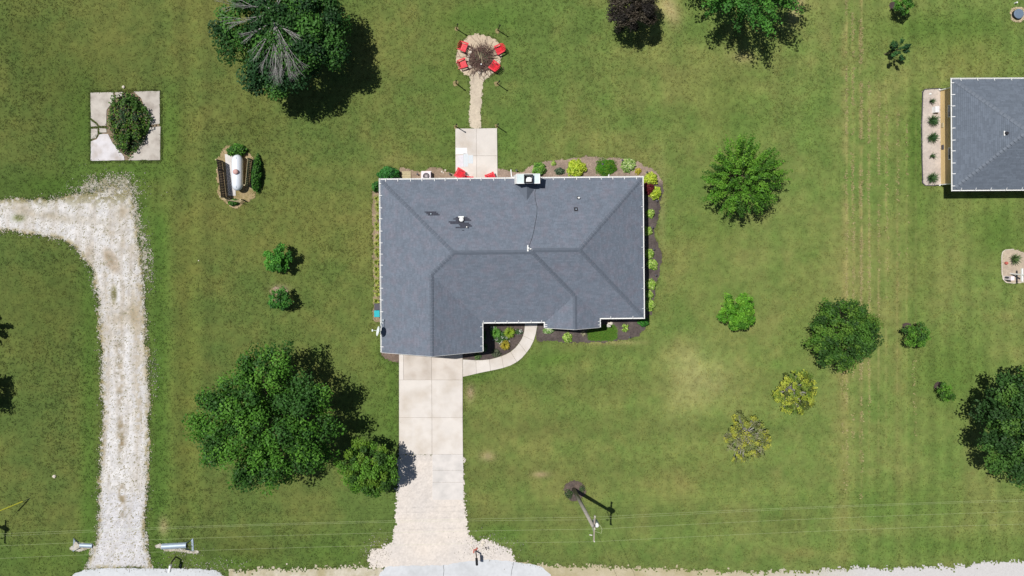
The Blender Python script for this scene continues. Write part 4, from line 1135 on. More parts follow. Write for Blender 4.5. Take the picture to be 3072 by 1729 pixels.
def tree(name, label, px, py, rpx, hc, rz, cols, leaves, ls, clumps, group=None, prof=None, rc=0.2, elong=1.0, cat='tree', fill=0.55, trunk=True, spread=0.3,
         gain=1.0, w=None, flat_=0.55, core=0.5, barkmat='bark', limb_show=10, updir=0.5):
    """crown seen at photo pixel (px,py), widest at height hc, vertical half-size rz"""
    cx, cy = U(px, py, hc)
    R = rpx * (H - hc) / H / S
    root = empty(name, (cx, cy, 0), 0, label, cat, group)
    pf = prof_fun(prof)
    # clump centres spread through the dome
    k = clumps
    # even spread over the plan, most clumps near the top of the dome, some lower down inside
    i_ = np.arange(k) + .5
    th = i_ * 2.399963 + rng.normal(0, .25, k)
    rho = np.sqrt(np.clip(i_ / k + rng.normal(0, .03, k), 0, 1))
    rc_ = R * rc * (0.7 + 0.6 * rng.random(k))
    rad = np.maximum(R * pf(th) * rho - rc_ * .45 * rho, 0.02)
    lay = np.where(rng.random(k) < .68, .72 + .28 * rng.random(k), -.2 + .8 * rng.random(k))
    Cc = np.stack([rad * np.cos(th), rad * np.sin(th), hc + rz * np.sqrt(np.clip(1 - .92 * rho ** 2, 0, 1)) * lay - rc_ * .3], 1)
    Cc[:, 2] = np.maximum(Cc[:, 2], rc_ * .7 + .05)
    ccol = palette(cols, k, w)
    # leaves
    wts = rc_ ** 2; wts /= wts.sum()
    which = rng.choice(k, leaves, p=wts)
    dv = rng.standard_normal((leaves, 3)); dv /= np.linalg.norm(dv, axis=1, keepdims=True)
    dv[:, 2] = np.where(dv[:, 2] < -.3, -dv[:, 2], dv[:, 2])
    rr = rng.random(leaves) ** fill
    out = Cc[which] - np.array([0, 0, hc * .8]); out /= np.linalg.norm(out, axis=1, keepdims=True) + 1e-9
    off = dv * rr[:, None] * rc_[which][:, None]
    if elong != 1.0:
        along = (off * out).sum(1, keepdims=True)
        off = off + out * along * (elong - 1) - (off - out * along) * (1 - 1 / math.sqrt(elong)) 
    P = Cc[which] + off
    P[:, 2] = np.maximum(P[:, 2], .04)
    Nn = dv * .55 + np.array([0, 0, updir]) + rng.standard_normal((leaves, 3)) * .45
    col = ccol[which] * (0.75 + .5 * rng.random(leaves))[:, None] * gain
    sz = ls * (0.7 + .6 * rng.random(leaves))
    V, F, cc = leaf_quads(P, Nn, sz, col)
    link_mesh('crown', np_mesh('crown', V, F, cc), M['leaf'], root)
    if trunk:
        b = MB()
        tr = max(.04, .05 * R)
        top = hc + rz * .35
        zs = np.linspace(0, top, 5); prev = Vector((0, 0, -.05)); pr = tr * 1.4
        for i, z in enumerate(zs[1:]):
            q = Vector((random.uniform(-.04, .04) * R, random.uniform(-.04, .04) * R, z)); r = tr * (1 - .75 * (i + 1) / 4)
            b.tube(prev, q, pr, r, 8, cap=False); prev, pr = q, r
        sel = rng.choice(k, min(k, limb_show + 14), replace=False)
        for j in sel:
            p0 = Vector((0, 0, hc * random.uniform(.35, .8))); p1 = Vector(Cc[j])
            mid = p0.lerp(p1, .5) + Vector((0, 0, .08 * R))
            b.tube(p0, mid, tr * .38, tr * .22, 5, cap=False); b.tube(mid, p1, tr * .22, tr * .07, 5, cap=False)
        b.build('trunk', M[barkmat], root, smooth=True)
    return root

def branch_fan(b, p, d, L, r, depth, spread):
    q = p + d * L
    b.tube(p, q, r, r * .62, 4, cap=False)
    if depth == 0: return
    n = random.choice((2, 3, 3))
    for i in range(n):
        nd = (d + Vector((random.uniform(-1, 1), random.uniform(-1, 1), random.uniform(-.5, .6))) * spread).normalized()
        branch_fan(b, q, nd, L * random.uniform(.6, .92), r * .6, depth - 1, spread)
    # side twig
    nd = (d + Vector((random.uniform(-1, 1), random.uniform(-1, 1), random.uniform(-.3, .6))) * spread * 1.6).normalized()
    branch_fan(b, p.lerp(q, .6), nd, L * .5, r * .4, max(0, depth - 2), spread)

DG = [(52, 92, 38), (64, 108, 42), (40, 76, 36), (76, 124, 48), (46, 84, 44)]
MG = [(70, 118, 36), (84, 136, 42), (56, 98, 34), (98, 150, 50), (64, 108, 44)]
BG = [(86, 142, 36), (104, 160, 44), (72, 122, 34), (118, 168, 54)]
YG = [(136, 150, 52), (150, 160, 58), (112, 132, 52), (92, 116, 46), (162, 168, 64)]
LG = [(190, 208, 64), (168, 192, 52), (206, 218, 92), (146, 176, 48)]
HG = [(160, 190, 86), (134, 172, 60), (188, 206, 122), (112, 150, 56)]

# big shade tree behind, left
t1 = tree('shade_tree', 'large dark green shade tree with bare grey branches in its crown', 846, 108, 207, 4.0, 2.6, DG, 30000, .25, 80,
          prof=[1.02, 1.0, .95, .95, 1, 1, 1, 1, 1.0, .98, 1.0, 1.0, .98, .95, .98, .86, .95, .9, .92, .88, .96, .9, .98, .98], rc=.19, core=.66, gain=.88)
db_ = MB()
for (ax, ay, az, dxx, dyy, dz, L) in [(-.1, .5, 6.5, .30, -.95, .12, 1.5), (-.1, .5, 6.5, .15, -.98, .10, 1.6), (-.1, .5, 6.5, .48, -.88, .10, 1.55), (-.1, .5, 6.5, .02, -.98, .10, 1.4), (-.1, .5, 6.35, -.35, -.8, .1, 1.3), (-.1, .6, 6.35, -.75, -.45, .12, 1.2),
        (-.5, 1.6, 6.35, -.85, .1, .12, 1.35), (-.5, 1.6, 6.35, -.75, .55, .12, 1.35), (-.5, 1.6, 6.35, -.4, .85, .15, 1.3), (.1, 1.8, 6.35, .15, .95, .15, 1.3), (.1, 1.8, 6.35, .5, .8, .15, 1.2), (-.3, 1.2, 6.35, -.8, -.2, .1, 1.3), (-.1, .5, 6.5, .75, -.55, .1, .9)]:
    branch_fan(db_, Vector((ax, ay, az)), Vector((dxx, dyy, dz)).normalized(), L, .034, 4 if L > 1.3 else 3, .30)
for q in ((-.1, .5, 6.75), (-.5, 1.6, 6.6), (.1, 1.8, 6.6), (-.3, 1.2, 6.6)): db_.tube((0, .3, 4.5), q, .12, .06, 6)
db_.build('dead_branches', M['deadwood'], t1)['label'] = 'bare grey dead branches'

tree('shade_tree', 'largest leafy green tree, left of the concrete driveway', 797, 1246, 216, 4.2, 3.2, MG, 32000, .23, 170,
     prof=[1.03, .94, .87, .80, .86, 1.06, .95, .93, .66, .76, .82, .90, 1.02, 1.0, .90, 1.13, .97, 1.0, .95, .95, .97, 1.0, 1.04, .98], rc=.155, elong=1.35, core=.42, gain=.80)
tree('leafy_tree', 'smaller green tree touching the gravel end of the driveway', 1108, 1398, 90, 2.4, 1.9, [(78, 120, 38), (98, 146, 46), (62, 98, 36), (106, 142, 44)], 9000, .19, 60, rc=.2, core=.55, gain=.82)
tree('young_tree', 'round young green tree on the lawn left of the house', 837, 777, 43, 1.15, 1.0, [(70, 130, 44), (92, 156, 56), (56, 108, 40)], 1900, .21, 36, rc=.26, gain=.95)
tree('young_tree', 'young green tree with a bare ring on its upper left', 843, 898, 35, 1.05, .85, [(64, 118, 44), (84, 142, 56), (52, 98, 40)], 1100, .2, 26, rc=.26, gain=.9)
tree('purple_tree', 'dark purple-leaved tree at the top edge', 1894, 20, 82, 2.6, 2.2, [(60, 54, 47), (72, 64, 53), (48, 44, 40), (80, 74, 60)], 11000, .17, 80, rc=.2, core=.6, gain=.9)
tree('weeping_tree', 'drooping bright green tree cut by the top edge', 2232, -80, 165, 4.8, 3.0, [(70, 122, 48), (86, 140, 54), (56, 98, 42)], 15000, .22, 130, rc=.15, elong=2.2, core=.35, gain=.95)
tree('feathery_tree', 'feathery bright green tree right of the house', 2222, 531, 117, 2.6, 1.9, [(76, 122, 34), (94, 144, 42), (60, 98, 30), (106, 152, 48)], 17000, .15, 210, rc=.12, elong=2.3, core=.2, fill=.6, gain=.95,
     prof=[1.0, .98, .86, .98, .80, .92, .99, .90, .96, .84, .92, .78, .90, .82, 1.08, .86, 1.02, .88, 1.02, .90, 1.0, .84, .94, 1.0])
tree('bright_tree', 'small bright green round tree below the feathery tree', 2207, 936, 56, 1.7, 1.2, BG, 5200, .16, 80, rc=.2, core=.3, gain=.95)
tree('leafy_tree', 'mid-sized dark green tree with a deep cleft on the right lawn', 2516, 996, 110, 2.9, 2.3, [(64, 102, 38), (80, 122, 42), (52, 84, 34), (94, 130, 46)], 15000, .18, 150, rc=.17, elong=1.2, core=.35, gain=.92,
     prof=[1.02, .98, .92, .95, .9, .93, .98, .95, .85, .78, .88, .92, 1.02, .9, .98, 1.02, .95, .98, 1.02, 1.0, .9, .88, .92, .98])
tree('young_tree', 'small green tree with dark mulch showing at its left', 2741, 1004, 40, 1.4, 1.1, [(78, 124, 42), (96, 144, 48), (60, 98, 36)], 1700, .16, 34, rc=.26, gain=.9)
tree('yellowing_tree', 'yellowing thin-leaved tree nearest the dark green tree', 2382, 1174, 66, 2.0, 1.3, YG + [(78, 90, 38)], 5200, .14, 110, rc=.15, core=.2, gain=1.12, barkmat='deadwood', limb_show=40)
tree('yellowing_tree', 'sparse yellow and grey tree above the utility wires', 2236, 1312, 72, 2.0, 1.3, [(138, 146, 66), (152, 156, 60), (118, 128, 72), (162, 164, 64), (132, 132, 98), (90, 96, 54)], 5000, .13, 120, rc=.14, core=.2, gain=1.1, barkmat='deadwood', limb_show=80)
tree('young_tree', 'smallest sapling beside the big tree at the right edge', 2832, 1176, 28, 1.0, .8, [(84, 128, 42), (100, 148, 50), (66, 104, 38)], 800, .15, 22, rc=.28, gain=.9)
tree('shade_tree', 'big dark green tree cut by the right edge', 3084, 1276, 182, 4.4, 3.3, [(60, 96, 42), (72, 110, 46), (48, 80, 36), (84, 120, 48)], 27000, .23, 190, rc=.15, elong=1.2, core=.3, gain=.9,
     prof=[1, 1, 1, 1, 1, 1, 1, .98, 1.0, .98, .9, .82, .86, 1.0, .98, .92, .96, .98, 1.02, 1.05, 1, 1, 1, 1])
tree('young_tree', 'young tree with a mulch ring at the top edge', 2705, 16, 30, 1.3, 1.0, [(78, 130, 44), (96, 150, 52), (60, 104, 38)], 1100, .16, 26, rc=.28, gain=.9)
tree('young_tree', 'thin dark sapling on the lawn above the neighbouring house', 2686, 152, 31, 1.4, 1.1, [(52, 92, 50), (64, 110, 56), (44, 78, 42)], 900, .16, 22, rc=.22, elong=1.8, core=.3, gain=.9)
tree('shade_tree', 'dark tree cut by the left edge above the yellow guy wire', -184, 1172, 125, 2.4, 2.2, DG, 8000, .24, 60, rc=.2, core=.6, gain=.85)
tree('shade_tree', 'dark branch tips at the left edge beside the gravel drive', -80, 982, 50, 1.4, 1.2, [(50, 70, 44), (62, 84, 50)], 2400, .2, 40, rc=.2, elong=1.8, core=.4, gain=.85)

def shrub(name, label, px, py, rpx, h, cols, leaves, ls, group=None, ry=None, cat='shrub', clumps=14, gain=.95, updir=.6, prof=None, rc=.3, lumpy=.28):
    ry = ry or rpx
    hc = h * .45
    cx, cy = U(px, py, hc)
    k = (H - hc) / H / S
    Rx, Ry = rpx * k, ry * k
    root = empty(name, (cx, cy, 0), 0, label, cat, group)
    pf = prof_fun(prof)
    th = rng.random(leaves) * 6.283; sp = rng.random(leaves); cp = np.sqrt(1 - sp ** 2)
    f = .45 + .55 * rng.random(leaves) ** .5
    lump = 1 - lumpy / 2 + lumpy * vn(th * 2.2 + px, sp * 4 + py, .8, 3)
    q = pf(th) * f * lump
    P = np.stack([Rx * cp * q * np.cos(th), Ry * cp * q * np.sin(th), np.maximum(.03, h * sp * f * lump)], 1)
    out = np.stack([cp * np.cos(th), cp * np.sin(th), sp * .8], 1)
    Nn = out * .5 + np.array([0, 0, updir]) + rng.standard_normal((leaves, 3)) * .4
    C_ = np.array([lin(c) for c in cols])
    ci = np.clip((vn(P[:, 0] + px, P[:, 1] + py, max(.12, .3 * Rx), 5) * 1.5 - .25 + .22 * rng.standard_normal(leaves)) * len(cols), 0, len(cols) - 1).astype(int)
    col = C_[ci] * (.72 + .5 * rng.random(leaves))[:, None] * gain
    V, F, cc = leaf_quads(P, Nn, ls * (.7 + .6 * rng.random(leaves)), col, .7)
    link_mesh('foliage', np_mesh('foliage', V, F, cc), M['leaf'], root)
    b = MB()
    for i in range(5):
        a = random.random() * 6.28
        b.tube((0, 0, -.02), (Rx * .45 * math.cos(a), Ry * .45 * math.sin(a), h * .6), .02, .008, 5, cap=False)
    b.build('stem', M['bark'], root)
    return root

def fountain(name, label, px, py, rpx, h, cols, blades, wd, group=None, cat='ornamental grass', arch=1.0, gain=.95, drop=.35):
    """tuft of arching strap leaves"""
    hc = h * .5
    cx, cy = U(px, py, hc); R = rpx * (H - hc) / H / S
    root = empty(name, (cx, cy, 0), 0, label, cat, group)
    n = blades
    a = rng.random(n) * 6.283; L = R * (.45 + .6 * rng.random(n)); hh = h * (.6 + .5 * rng.random(n))
    seg = 4
    ts = np.linspace(0, 1, seg + 1)
    V = []; ca, sa = np.cos(a), np.sin(a)
    b0 = R * .12 * rng.random(n)
    for t in ts:
        r = b0 + L * t; z = hh * (1 - (1 - t) ** 2) - drop * hh * t ** 3
        w = wd * (1 - .85 * t ** 1.5)
        V.append(np.stack([r * ca - sa * w, r * sa + ca * w, z + .01], 1)); V.append(np.stack([r * ca + sa * w, r * sa - ca * w, z + .01], 1))
    V = np.stack(V, 1)      # n, 2*(seg+1), 3
    base = np.arange(n)[:, None, None] * (2 * (seg + 1))
    q = np.array([[2 * i, 2 * i + 1, 2 * i + 3, 2 * i + 2] for i in range(seg)])[None]
    F = (base + q).reshape(-1, 4)
    col = palette(cols, n) * (.75 + .5 * rng.random(n))[:, None] * gain
    link_mesh('blades', np_mesh('blades', V.reshape(-1, 3), F, np.repeat(col, 2 * (seg + 1), 0)), M['leaf'], root)
    MB().lathe([(R * .16, 0), (R * .1, h * .12)], 8).build('root_crown', M['bark'], root)
    return root

# overgrown bush in the old pad
shrub('overgrown_bush', 'tangled overgrown bush in the middle of the old pad', 380, 362, 58, 1.3, [(72, 108, 44), (88, 126, 50), (60, 90, 40), (104, 140, 44), (110, 96, 70), (58, 84, 52)], 7500, .17, ry=92, lumpy=.75,
      prof=[1.05, 1.0, .95, .98, .9, .86, 1.0, .84, .9, .98, 1.0, .96, 1.02, .92, .82, .80, .86, .98, 1.06, .92, .86, .92, 1.0, 1.12])
# around the propane tank
shrub('shrub', 'leafy shrub at the upper end of the propane tank', 709, 452, 30, .9, MG, 1500, .16, ry=18)
shrub('hedge', 'dense dark hedge right of the propane tank', 768, 524, 17, 1.0, [(60, 108, 36), (76, 126, 40), (50, 90, 34)], 3200, .14, ry=52, cat='hedge')
shrub('shrub', 'small shrub below the slatted panel at the tank', 699, 607, 17, .5, MG, 650, .13, ry=10)
# beds around the house
shrub('shrub', 'broad dark green shrub at the back left corner of the house', 1166, 522, 34, 1.4, [(56, 120, 50), (70, 136, 58), (44, 98, 46)], 2600, .16, ry=20)
shrub('shrub', 'dark green shrub hanging past the left gutter', 1128, 560, 13, 1.2, [(60, 116, 44), (76, 134, 50), (48, 96, 40)], 900, .15, ry=16)
shrub('shrub', 'green shrub with pale tips behind the chimney', 1618, 508, 21, .8, [(120, 168, 66), (98, 146, 54), (150, 186, 92), (82, 126, 52)], 1000, .13, ry=20)
shrub('perennial', 'tiny pale plant in the mulch behind the chimney', 1661, 491, 8, .3, HG, 130, .10, cat='plant')
shrub('perennial', 'blue green low plant left of the lime shrub', 1679, 514, 15, .4, [(76, 98, 72), (60, 82, 62), (104, 124, 92)], 340, .12, ry=11, cat='plant')
shrub('lime_shrub', 'large lime yellow mounded shrub behind the house', 1730, 505, 28, .9, LG, 1500, .15)
shrub('ground_cover', 'bright green oval mound of ground cover behind the house', 1819, 503, 36, .35, [(72, 132, 28), (88, 144, 32), (110, 146, 34), (62, 116, 28)], 5200, .07, ry=26, cat='ground cover')
shrub('hosta', 'variegated hosta left of the back corner downspout', 1886, 496, 22, .6, [(176, 200, 120), (144, 178, 84), (204, 218, 160), (112, 150, 66)], 800, .15, cat='hosta')
shrub('perennial', 'small yellow plant beside the variegated hosta', 1914, 515, 11, .3, [(188, 178, 50), (150, 150, 50), (204, 190, 70)], 260, .09, cat='plant')
shrub('lime_shrub', 'lime shrub at the back right house corner', 1953, 538, 21, .8, LG, 900, .15)
shrub('red_shrub', 'dark red-leaved shrub at the right wall', 1944, 565, 20, .9, [(104, 34, 40), (84, 28, 34), (124, 44, 50)], 1100, .12)
shrub('lime_shrub', 'lime shrub just below the dark red shrub', 1967, 579, 19, .7, LG, 800, .15)
for (px, py, r, lb) in [(1952, 641, 13, 'small lime hosta, topmost along the right wall'), (1944, 694, 14, 'lime hosta half hidden under the right gutter'), (1949, 762, 14, 'lime hosta just above the larger round hosta'), (1957, 794, 17, 'round yellow green hosta midway along the right wall'),
                        (1953, 854, 16, 'pale hosta, upper one of the cluster of three'), (1947, 884, 13, 'pale hosta, middle one of the cluster of three'), (1951, 917, 17, 'pale hosta, lowest of the cluster of three')]:
    shrub('hosta', lb, px, py, r, .5, HG, int(22 * r), .16, 'hostas along the right wall', cat='hosta', updir=.9)
shrub('shrub', 'deep green shrub at the front right house corner', 1931, 967, 18, .6, [(56, 120, 40), (70, 138, 46), (48, 100, 38)], 900, .12, ry=14)
fountain('hosta', 'spiky lime hosta right of the statue', 1876, 984, 13, .45, HG, 60, .045, cat='hosta')
shrub('hosta', 'lime hosta in front of the front gable', 1703, 1014, 15, .45, HG, 300, .16, cat='hosta', updir=.9)
shrub('hosta', 'variegated hosta at the gable corner by the walk', 1646, 993, 19, .4, [(158, 188, 120), (196, 210, 168), (120, 156, 84)], 520, .13, ry=9, cat='hosta')
fountain('dry_grass', 'wispy pale dry grass below the front gable', 1750, 999, 11, .35, [(196, 190, 158), (150, 146, 110)], 40, .02)
fountain('ornamental_grass', 'green mounded ornamental grass nearest the garage wall', 1487, 999, 16, .7, [(98, 152, 62), (120, 172, 72), (82, 132, 54)], 420, .022)
fountain('ornamental_grass', 'yellow green ornamental grass in the middle of the bed', 1528, 998, 17, .7, [(138, 166, 50), (164, 184, 56), (116, 146, 48)], 420, .022)
fountain('ornamental_grass', 'golden ornamental grass nearest the curved walk', 1515, 1036, 15, .6, [(168, 156, 48), (142, 142, 48), (188, 168, 60)], 380, .022)
shrub('perennial', 'leafy green plants with white flowers between the ornamental grasses', 1506, 1015, 24, .4, [(62, 108, 46), (80, 128, 56), (52, 90, 40), (64, 104, 48), (70, 120, 50), (214, 220, 206)], 700, .10, ry=22, cat='plant')
shrub('perennial', 'small white flowering plant at the walk edge', 1556, 996, 14, .35, [(74, 110, 60), (60, 94, 52), (210, 214, 206)], 200, .09, ry=9, cat='plant')
shrub('perennial', 'grey green low plant at the inner bend of the walk', 1488, 1060, 15, .3, [(92, 102, 78), (76, 88, 66), (112, 120, 94)], 420, .09, cat='plant')
shrub('perennial', 'small green plant below the garage corner', 1433, 1070, 11, .3, [(92, 118, 66), (116, 144, 84), (76, 98, 58)], 240, .1, cat='plant')
shrub('perennial', 'white flowering plant at the upper left of the front bed', 1480, 985, 12, .4, [(70, 116, 50), (90, 136, 60), (222, 226, 214)], 240, .09, ry=8, cat='plant')
shrub('shrub', 'shaded green shrub under the garage eave, upper one', 1450, 1010, 10, .6, [(60, 92, 50), (76, 110, 60)], 360, .12, ry=16)
shrub('shrub', 'shaded green shrub under the garage eave, lower one', 1453, 1044, 10, .6, [(60, 92, 50), (76, 110, 60)], 360, .12, ry=12)
ORD = 'first second third fourth fifth sixth seventh eighth ninth tenth eleventh twelfth thirteenth fourteenth fifteenth sixteenth seventeenth'.split()
for i in range(17):
    fountain('daylily', 'yellow green daylily, ' + ORD[i] + ' from the back along the left wall', 1132 + random.uniform(-3, 2), 592 + i * 19.5 + random.uniform(-5, 5), 13, .5, [(176, 186, 84), (150, 168, 70), (194, 198, 104), (128, 150, 60)], 55, .022, 'daylilies along the left wall', cat='daylily')
for (px, py, r, lb, nb) in [(2796, 304, 11, 'thin spiky shrub, topmost in the neighbouring gravel bed', 34), (2798, 361, 19, 'full spiky shrub beside the white box in the gravel bed', 150), (2797, 413, 18, 'full spiky shrub, third from the top of the gravel bed', 140),
                            (2798, 467, 12, 'thin spiky shrub, fourth from the top of the gravel bed', 26), (2796, 534, 19, 'full spiky shrub, lowest in the gravel bed', 140)]:
    fountain('spiky_shrub', lb, px, py, r, .55, [(66, 98, 56), (52, 80, 48), (84, 116, 66)], nb, .028, 'shrubs in the neighbouring gravel bed', cat='shrub', drop=.1)
fountain('spiky_shrub', 'loose grey green shrub in the rounded gravel bed', 3045, 778, 20, .6, [(92, 118, 60), (120, 134, 90), (70, 96, 56)], 90, .03, cat='shrub', drop=.1)
shrub('creeping_plant', 'dark green creeping plant left in the pole mulch ring', 1707, 1482, 14, .18, [(70, 96, 52), (58, 80, 46)], 260, .10, ry=16, cat='plant')
shrub('creeping_plant', 'dark green creeping plant right in the pole mulch ring', 1746, 1468, 10, .18, [(70, 100, 52), (58, 84, 46)], 160, .10, ry=12, cat='plant')
# lush strip of grass left inside the front bed
gp = GP(grass_se_px)
n = 5200; qx = rng.uniform(min(p[0] for p in gp), max(p[0] for p in gp), n); qy = rng.uniform(min(p[1] for p in gp), max(p[1] for p in gp), n)
k = sdf(qx, qy, gp) < .04 * rng.standard_normal(n); qx, qy = qx[k], qy[k]
Vg, Fg, cg = make_tufts(qx, qy, np.full(len(qx), .12), 4)
cg = palette([(80, 124, 40), (96, 138, 46), (70, 112, 38), (112, 132, 52)], len(cg) // 3); cg = np.repeat(cg, 3, 0) * .95
Vg[:, 2] += .045
tag(link_mesh('ground_cover', np_mesh('ground_cover', Vg, Fg, cg), M['blade'], kind='stuff'), 'bright green creeping ground cover in the front bed beside the statue', 'ground cover')
patch('ground_cover_soil', grass_se_px, .05, .08, flat((74, 112, 36), (64, 100, 32), .4, 41, .8), M['mulch'], rag=.03, label='green turf patch inside the front bed')

# ------------------------------------------------------------------ adirondack chairs
def make_chair():
    r = empty('adirondack_chair', (0, 0, 0), 0, 'red adirondack chair', 'chair', 'red adirondack chairs')
    red = M['red']
    # local: front is +y, seat slopes down towards the back
    for i in range(5):
        y = .26 - i * .105; z = .37 - i * .028
        MB().box((0, y, z), (.54, .09, .022), Matrix.Rotation(math.radians(15), 3, 'X')).build('seat_slat', red, r)
    for i in range(5):
        k = i - 2
        L = .74 - .05 * abs(k) - .03 * (abs(k) == 2)
        a = math.radians(27)
        fan = math.radians(4.5 * k)
        d = Vector((math.sin(fan), -math.sin(a) * math.cos(fan), math.cos(a) * math.cos(fan))).normalized()
        p0 = Vector((k * .098, -.20, .24))
        nrm = Vector((0, math.cos(a), math.sin(a)))
        xx = d.cross(nrm).normalized()
        R = Matrix((xx, nrm, d)).transposed()
        MB().box(p0 + d * L / 2, (.095, .02, L), R).build('back_slat', red, r)
    MB().box((0, -.36, .52), (.62, .03, .08)).build('back_rail', red, r)
    for s in (-1, 1):
        MB().prism([(s * .36 - .07, .34), (s * .36 + .07, .34), (s * .36 + .075, .1), (s * .36 + .05, -.4), (s * .36 - .03, -.4), (s * .36 - .075, .1)], .555, .58).build('arm', red, r)
        MB().box((s * .325, .26, .275), (.03, .1, .55)).build('leg', red, r)
        MB().bar((s * .295, .30, .34), (s * .295, -.52, .045), .03, .11).build('leg', red, r)
    MB().box((0, .30, .335), (.60, .03, .09)).build('front_apron', red, r)
    return r
chair = make_chair()
pitc = U(1445, 176)
spots = [((1390, 141), 'red adirondack chair at the upper left of the fire pit', None), ((1388, 191), 'red adirondack chair at the lower left of the fire pit', None), ((1497, 149), 'red adirondack chair at the upper right of the fire pit', None), ((1481, 199), 'red adirondack chair at the lower right of the fire pit', None),
         ((1377, 520), 'red adirondack chair on the left of the patio under the gutter', 62), ((1404, 539), 'red chair mostly under the eave beside the left patio chair', -12), ((1470, 531), 'red chair on the right of the patio mostly under the eave', 22)]
def put_chair(o, px, py, lb, ang):
    x, y = U(px, py, .4)
    if ang is None:
        dv = Vector((pitc[0] - x, pitc[1] - y)); rz = math.atan2(dv.y, dv.x) - math.pi / 2
    else: rz = math.radians(ang)
    o.location = (x, y, .052 if ang is not None else .02); o.rotation_euler = (0, 0, rz); o['label'] = lb
put_chair(chair, *spots[0][0], spots[0][1], spots[0][2])
for (p, lb, a) in spots[1:]:
    put_chair(copy_tree(chair, (0, 0, 0), 0), *p, lb, a)
for o in list(bpy.data.objects):
    if o.name.startswith('adirondack_chair') and 'upper left' in o['label']: o.rotation_euler.z += math.radians(8)

# fire pit with ring and brush pile
fpx, fpy = U(1444, 180)
ring = empty('fire_pit', (fpx, fpy, .01), 0, 'round fire pit ring of pale blocks under the brush pile', 'fire pit')
for i in range(22):
    a = 2 * math.pi * i / 22
    if i not in (8, 9, 10, 11, 13, 16): continue
    R = Matrix.Rotation(a, 3, 'Z')
    MB().box(R @ Vector((1.2, 0, .06)), (.17, .26, .12), R @ Matrix.Rotation(random.uniform(-.1, .1), 3, 'Z')).build('block', M['stone'], ring)
mr_ = MB(); nn = 36
for i in range(nn):
    a = 2 * math.pi * i / nn; b = 2 * math.pi * (i + 1) / nn
    mr_.bar((1.06 * math.cos(a), 1.06 * math.sin(a), .05), (1.06 * math.cos(b), 1.06 * math.sin(b), .05), .03, .1)
mr_.build('steel_ring', M['black'], ring)
brush = empty('brush_pile', (fpx, fpy + .1, .02), 0, 'heap of dry brown branches on the fire pit', 'brush pile')
tb = MB()
for i in range(1000):
    a = random.random() * 6.28; r = abs(random.gauss(0, .62)); L = random.uniform(.25, .95)
    z = max(.05, .55 * (1 - r / 1.5)) * random.uniform(.3, 1.0)
    p = Vector((r * math.cos(a), r * math.sin(a), z))
    da = a + random.gauss(0, .7) if random.random() < .6 else random.random() * 6.28
    d = Vector((math.cos(da), math.sin(da), random.uniform(-.3, .35)))
    q = p + d * L; q.z = max(q.z, .03)
    tb.tube(p, q, random.uniform(.010, .024), .006, 4, cap=False)
tb.build('twigs', M['twig'], brush, kind='stuff')
for (a, b) in [((.25, .25, .35), (1.05, 1.6, .06)), ((.4, .15, .3), (1.55, .0, .06)), ((-.15, -.1, .55), (-.45, .9, .3)), ((.05, -.5, .5), (-.1, .35, .6)), ((-.5, .3, .3), (-.9, 1.2, .05)), ((.6, .6, .3), (1.15, .95, .08))]:
    MB().tube(a, b, .03, .015, 6).build('branch', M['wood_pale'], brush)
n = 420; P = rng.normal(0, .3, (n, 3)) * np.array([1, .8, .25]) + np.array([.05, .05, .42])
V, F, cc = leaf_quads(P, rng.standard_normal((n, 3)) * .5 + np.array([0, 0, .7]), np.full(n, .10), palette([(112, 124, 92), (92, 106, 78), (134, 140, 112)], n))
link_mesh('leaves', np_mesh('leaves', V, F, cc), M['leaf'], brush)
MB().lathe([(.02, 0), (.07, .03), (.06, .09), (.02, .11)], 10, (-.05, -.62, .5)).build('pale_knot', M['white'], brush)

# garden posts round the path
def post(px, py, lb, lean):
    x, y = U(px, py)
    o = empty('garden_post', (x, y, 0), 0, lb, 'post', 'dark garden posts along the path')
    h = 1.75
    MB().tube((0, 0, -.05), (lean[0], lean[1], h), .048, .042, 8).build('pole', M['black'], o)
    MB().lathe([(.03, 0), (.06, .02), (.07, .16), (.03, .2), (.01, .23)], 10, (lean[0], lean[1], h)).build('lamp_head', M['black'], o)
for px, py, lb, ln in [(1369, 87, 'dark garden post above the fire pit on the left', (.06, -.1)), (1493, 91, 'dark garden post above the fire pit on the right', (.03, -.08)), (1368, 250, 'dark garden post left of the gravel path', (-.05, -.15)), (1491, 251, 'dark garden post right of the gravel path', (.05, -.15)),
                       (1367, 380, 'dark garden post at the upper left patio corner', (.02, -.05)), (1490, 379, 'dark garden post at the upper right patio corner', (-.04, -.05))]:
    post(px, py, lb, ln)

# flat patterned rectangles on the patio
def lattice_mat():
    m, nt, b = new_mat('pale_lattice_print'); N = nt.nodes; L = nt.links
    g = N.new('ShaderNodeNewGeometry'); mp = N.new('ShaderNodeMapping'); mp.inputs['Rotation'].default_value = (0, 0, math.radians(45)); L.new(g.outputs['Position'], mp.inputs['Vector'])
    ch = N.new('ShaderNodeTexChecker'); ch.inputs['Scale'].default_value = 11.0
    ch.inputs['Color1'].default_value = (*lin((210, 212, 214)), 1); ch.inputs['Color2'].default_value = (*lin((194, 205, 211)), 1)
    L.new(mp.outputs[0], ch.inputs['Vector']); L.new(ch.outputs[0], b.inputs['Base Color']); b.inputs['Roughness'].default_value = .9
    return m
M['lattice'] = lattice_mat()
M['chalk'] = pmat('white_chalky_film', (226, 224, 224), .95, .06, 4.0)
M['chalk2'] = pmat('lavender_chalky_film', (212, 208, 214), .95, .06, 4.0, stain=(208, 200, 194))
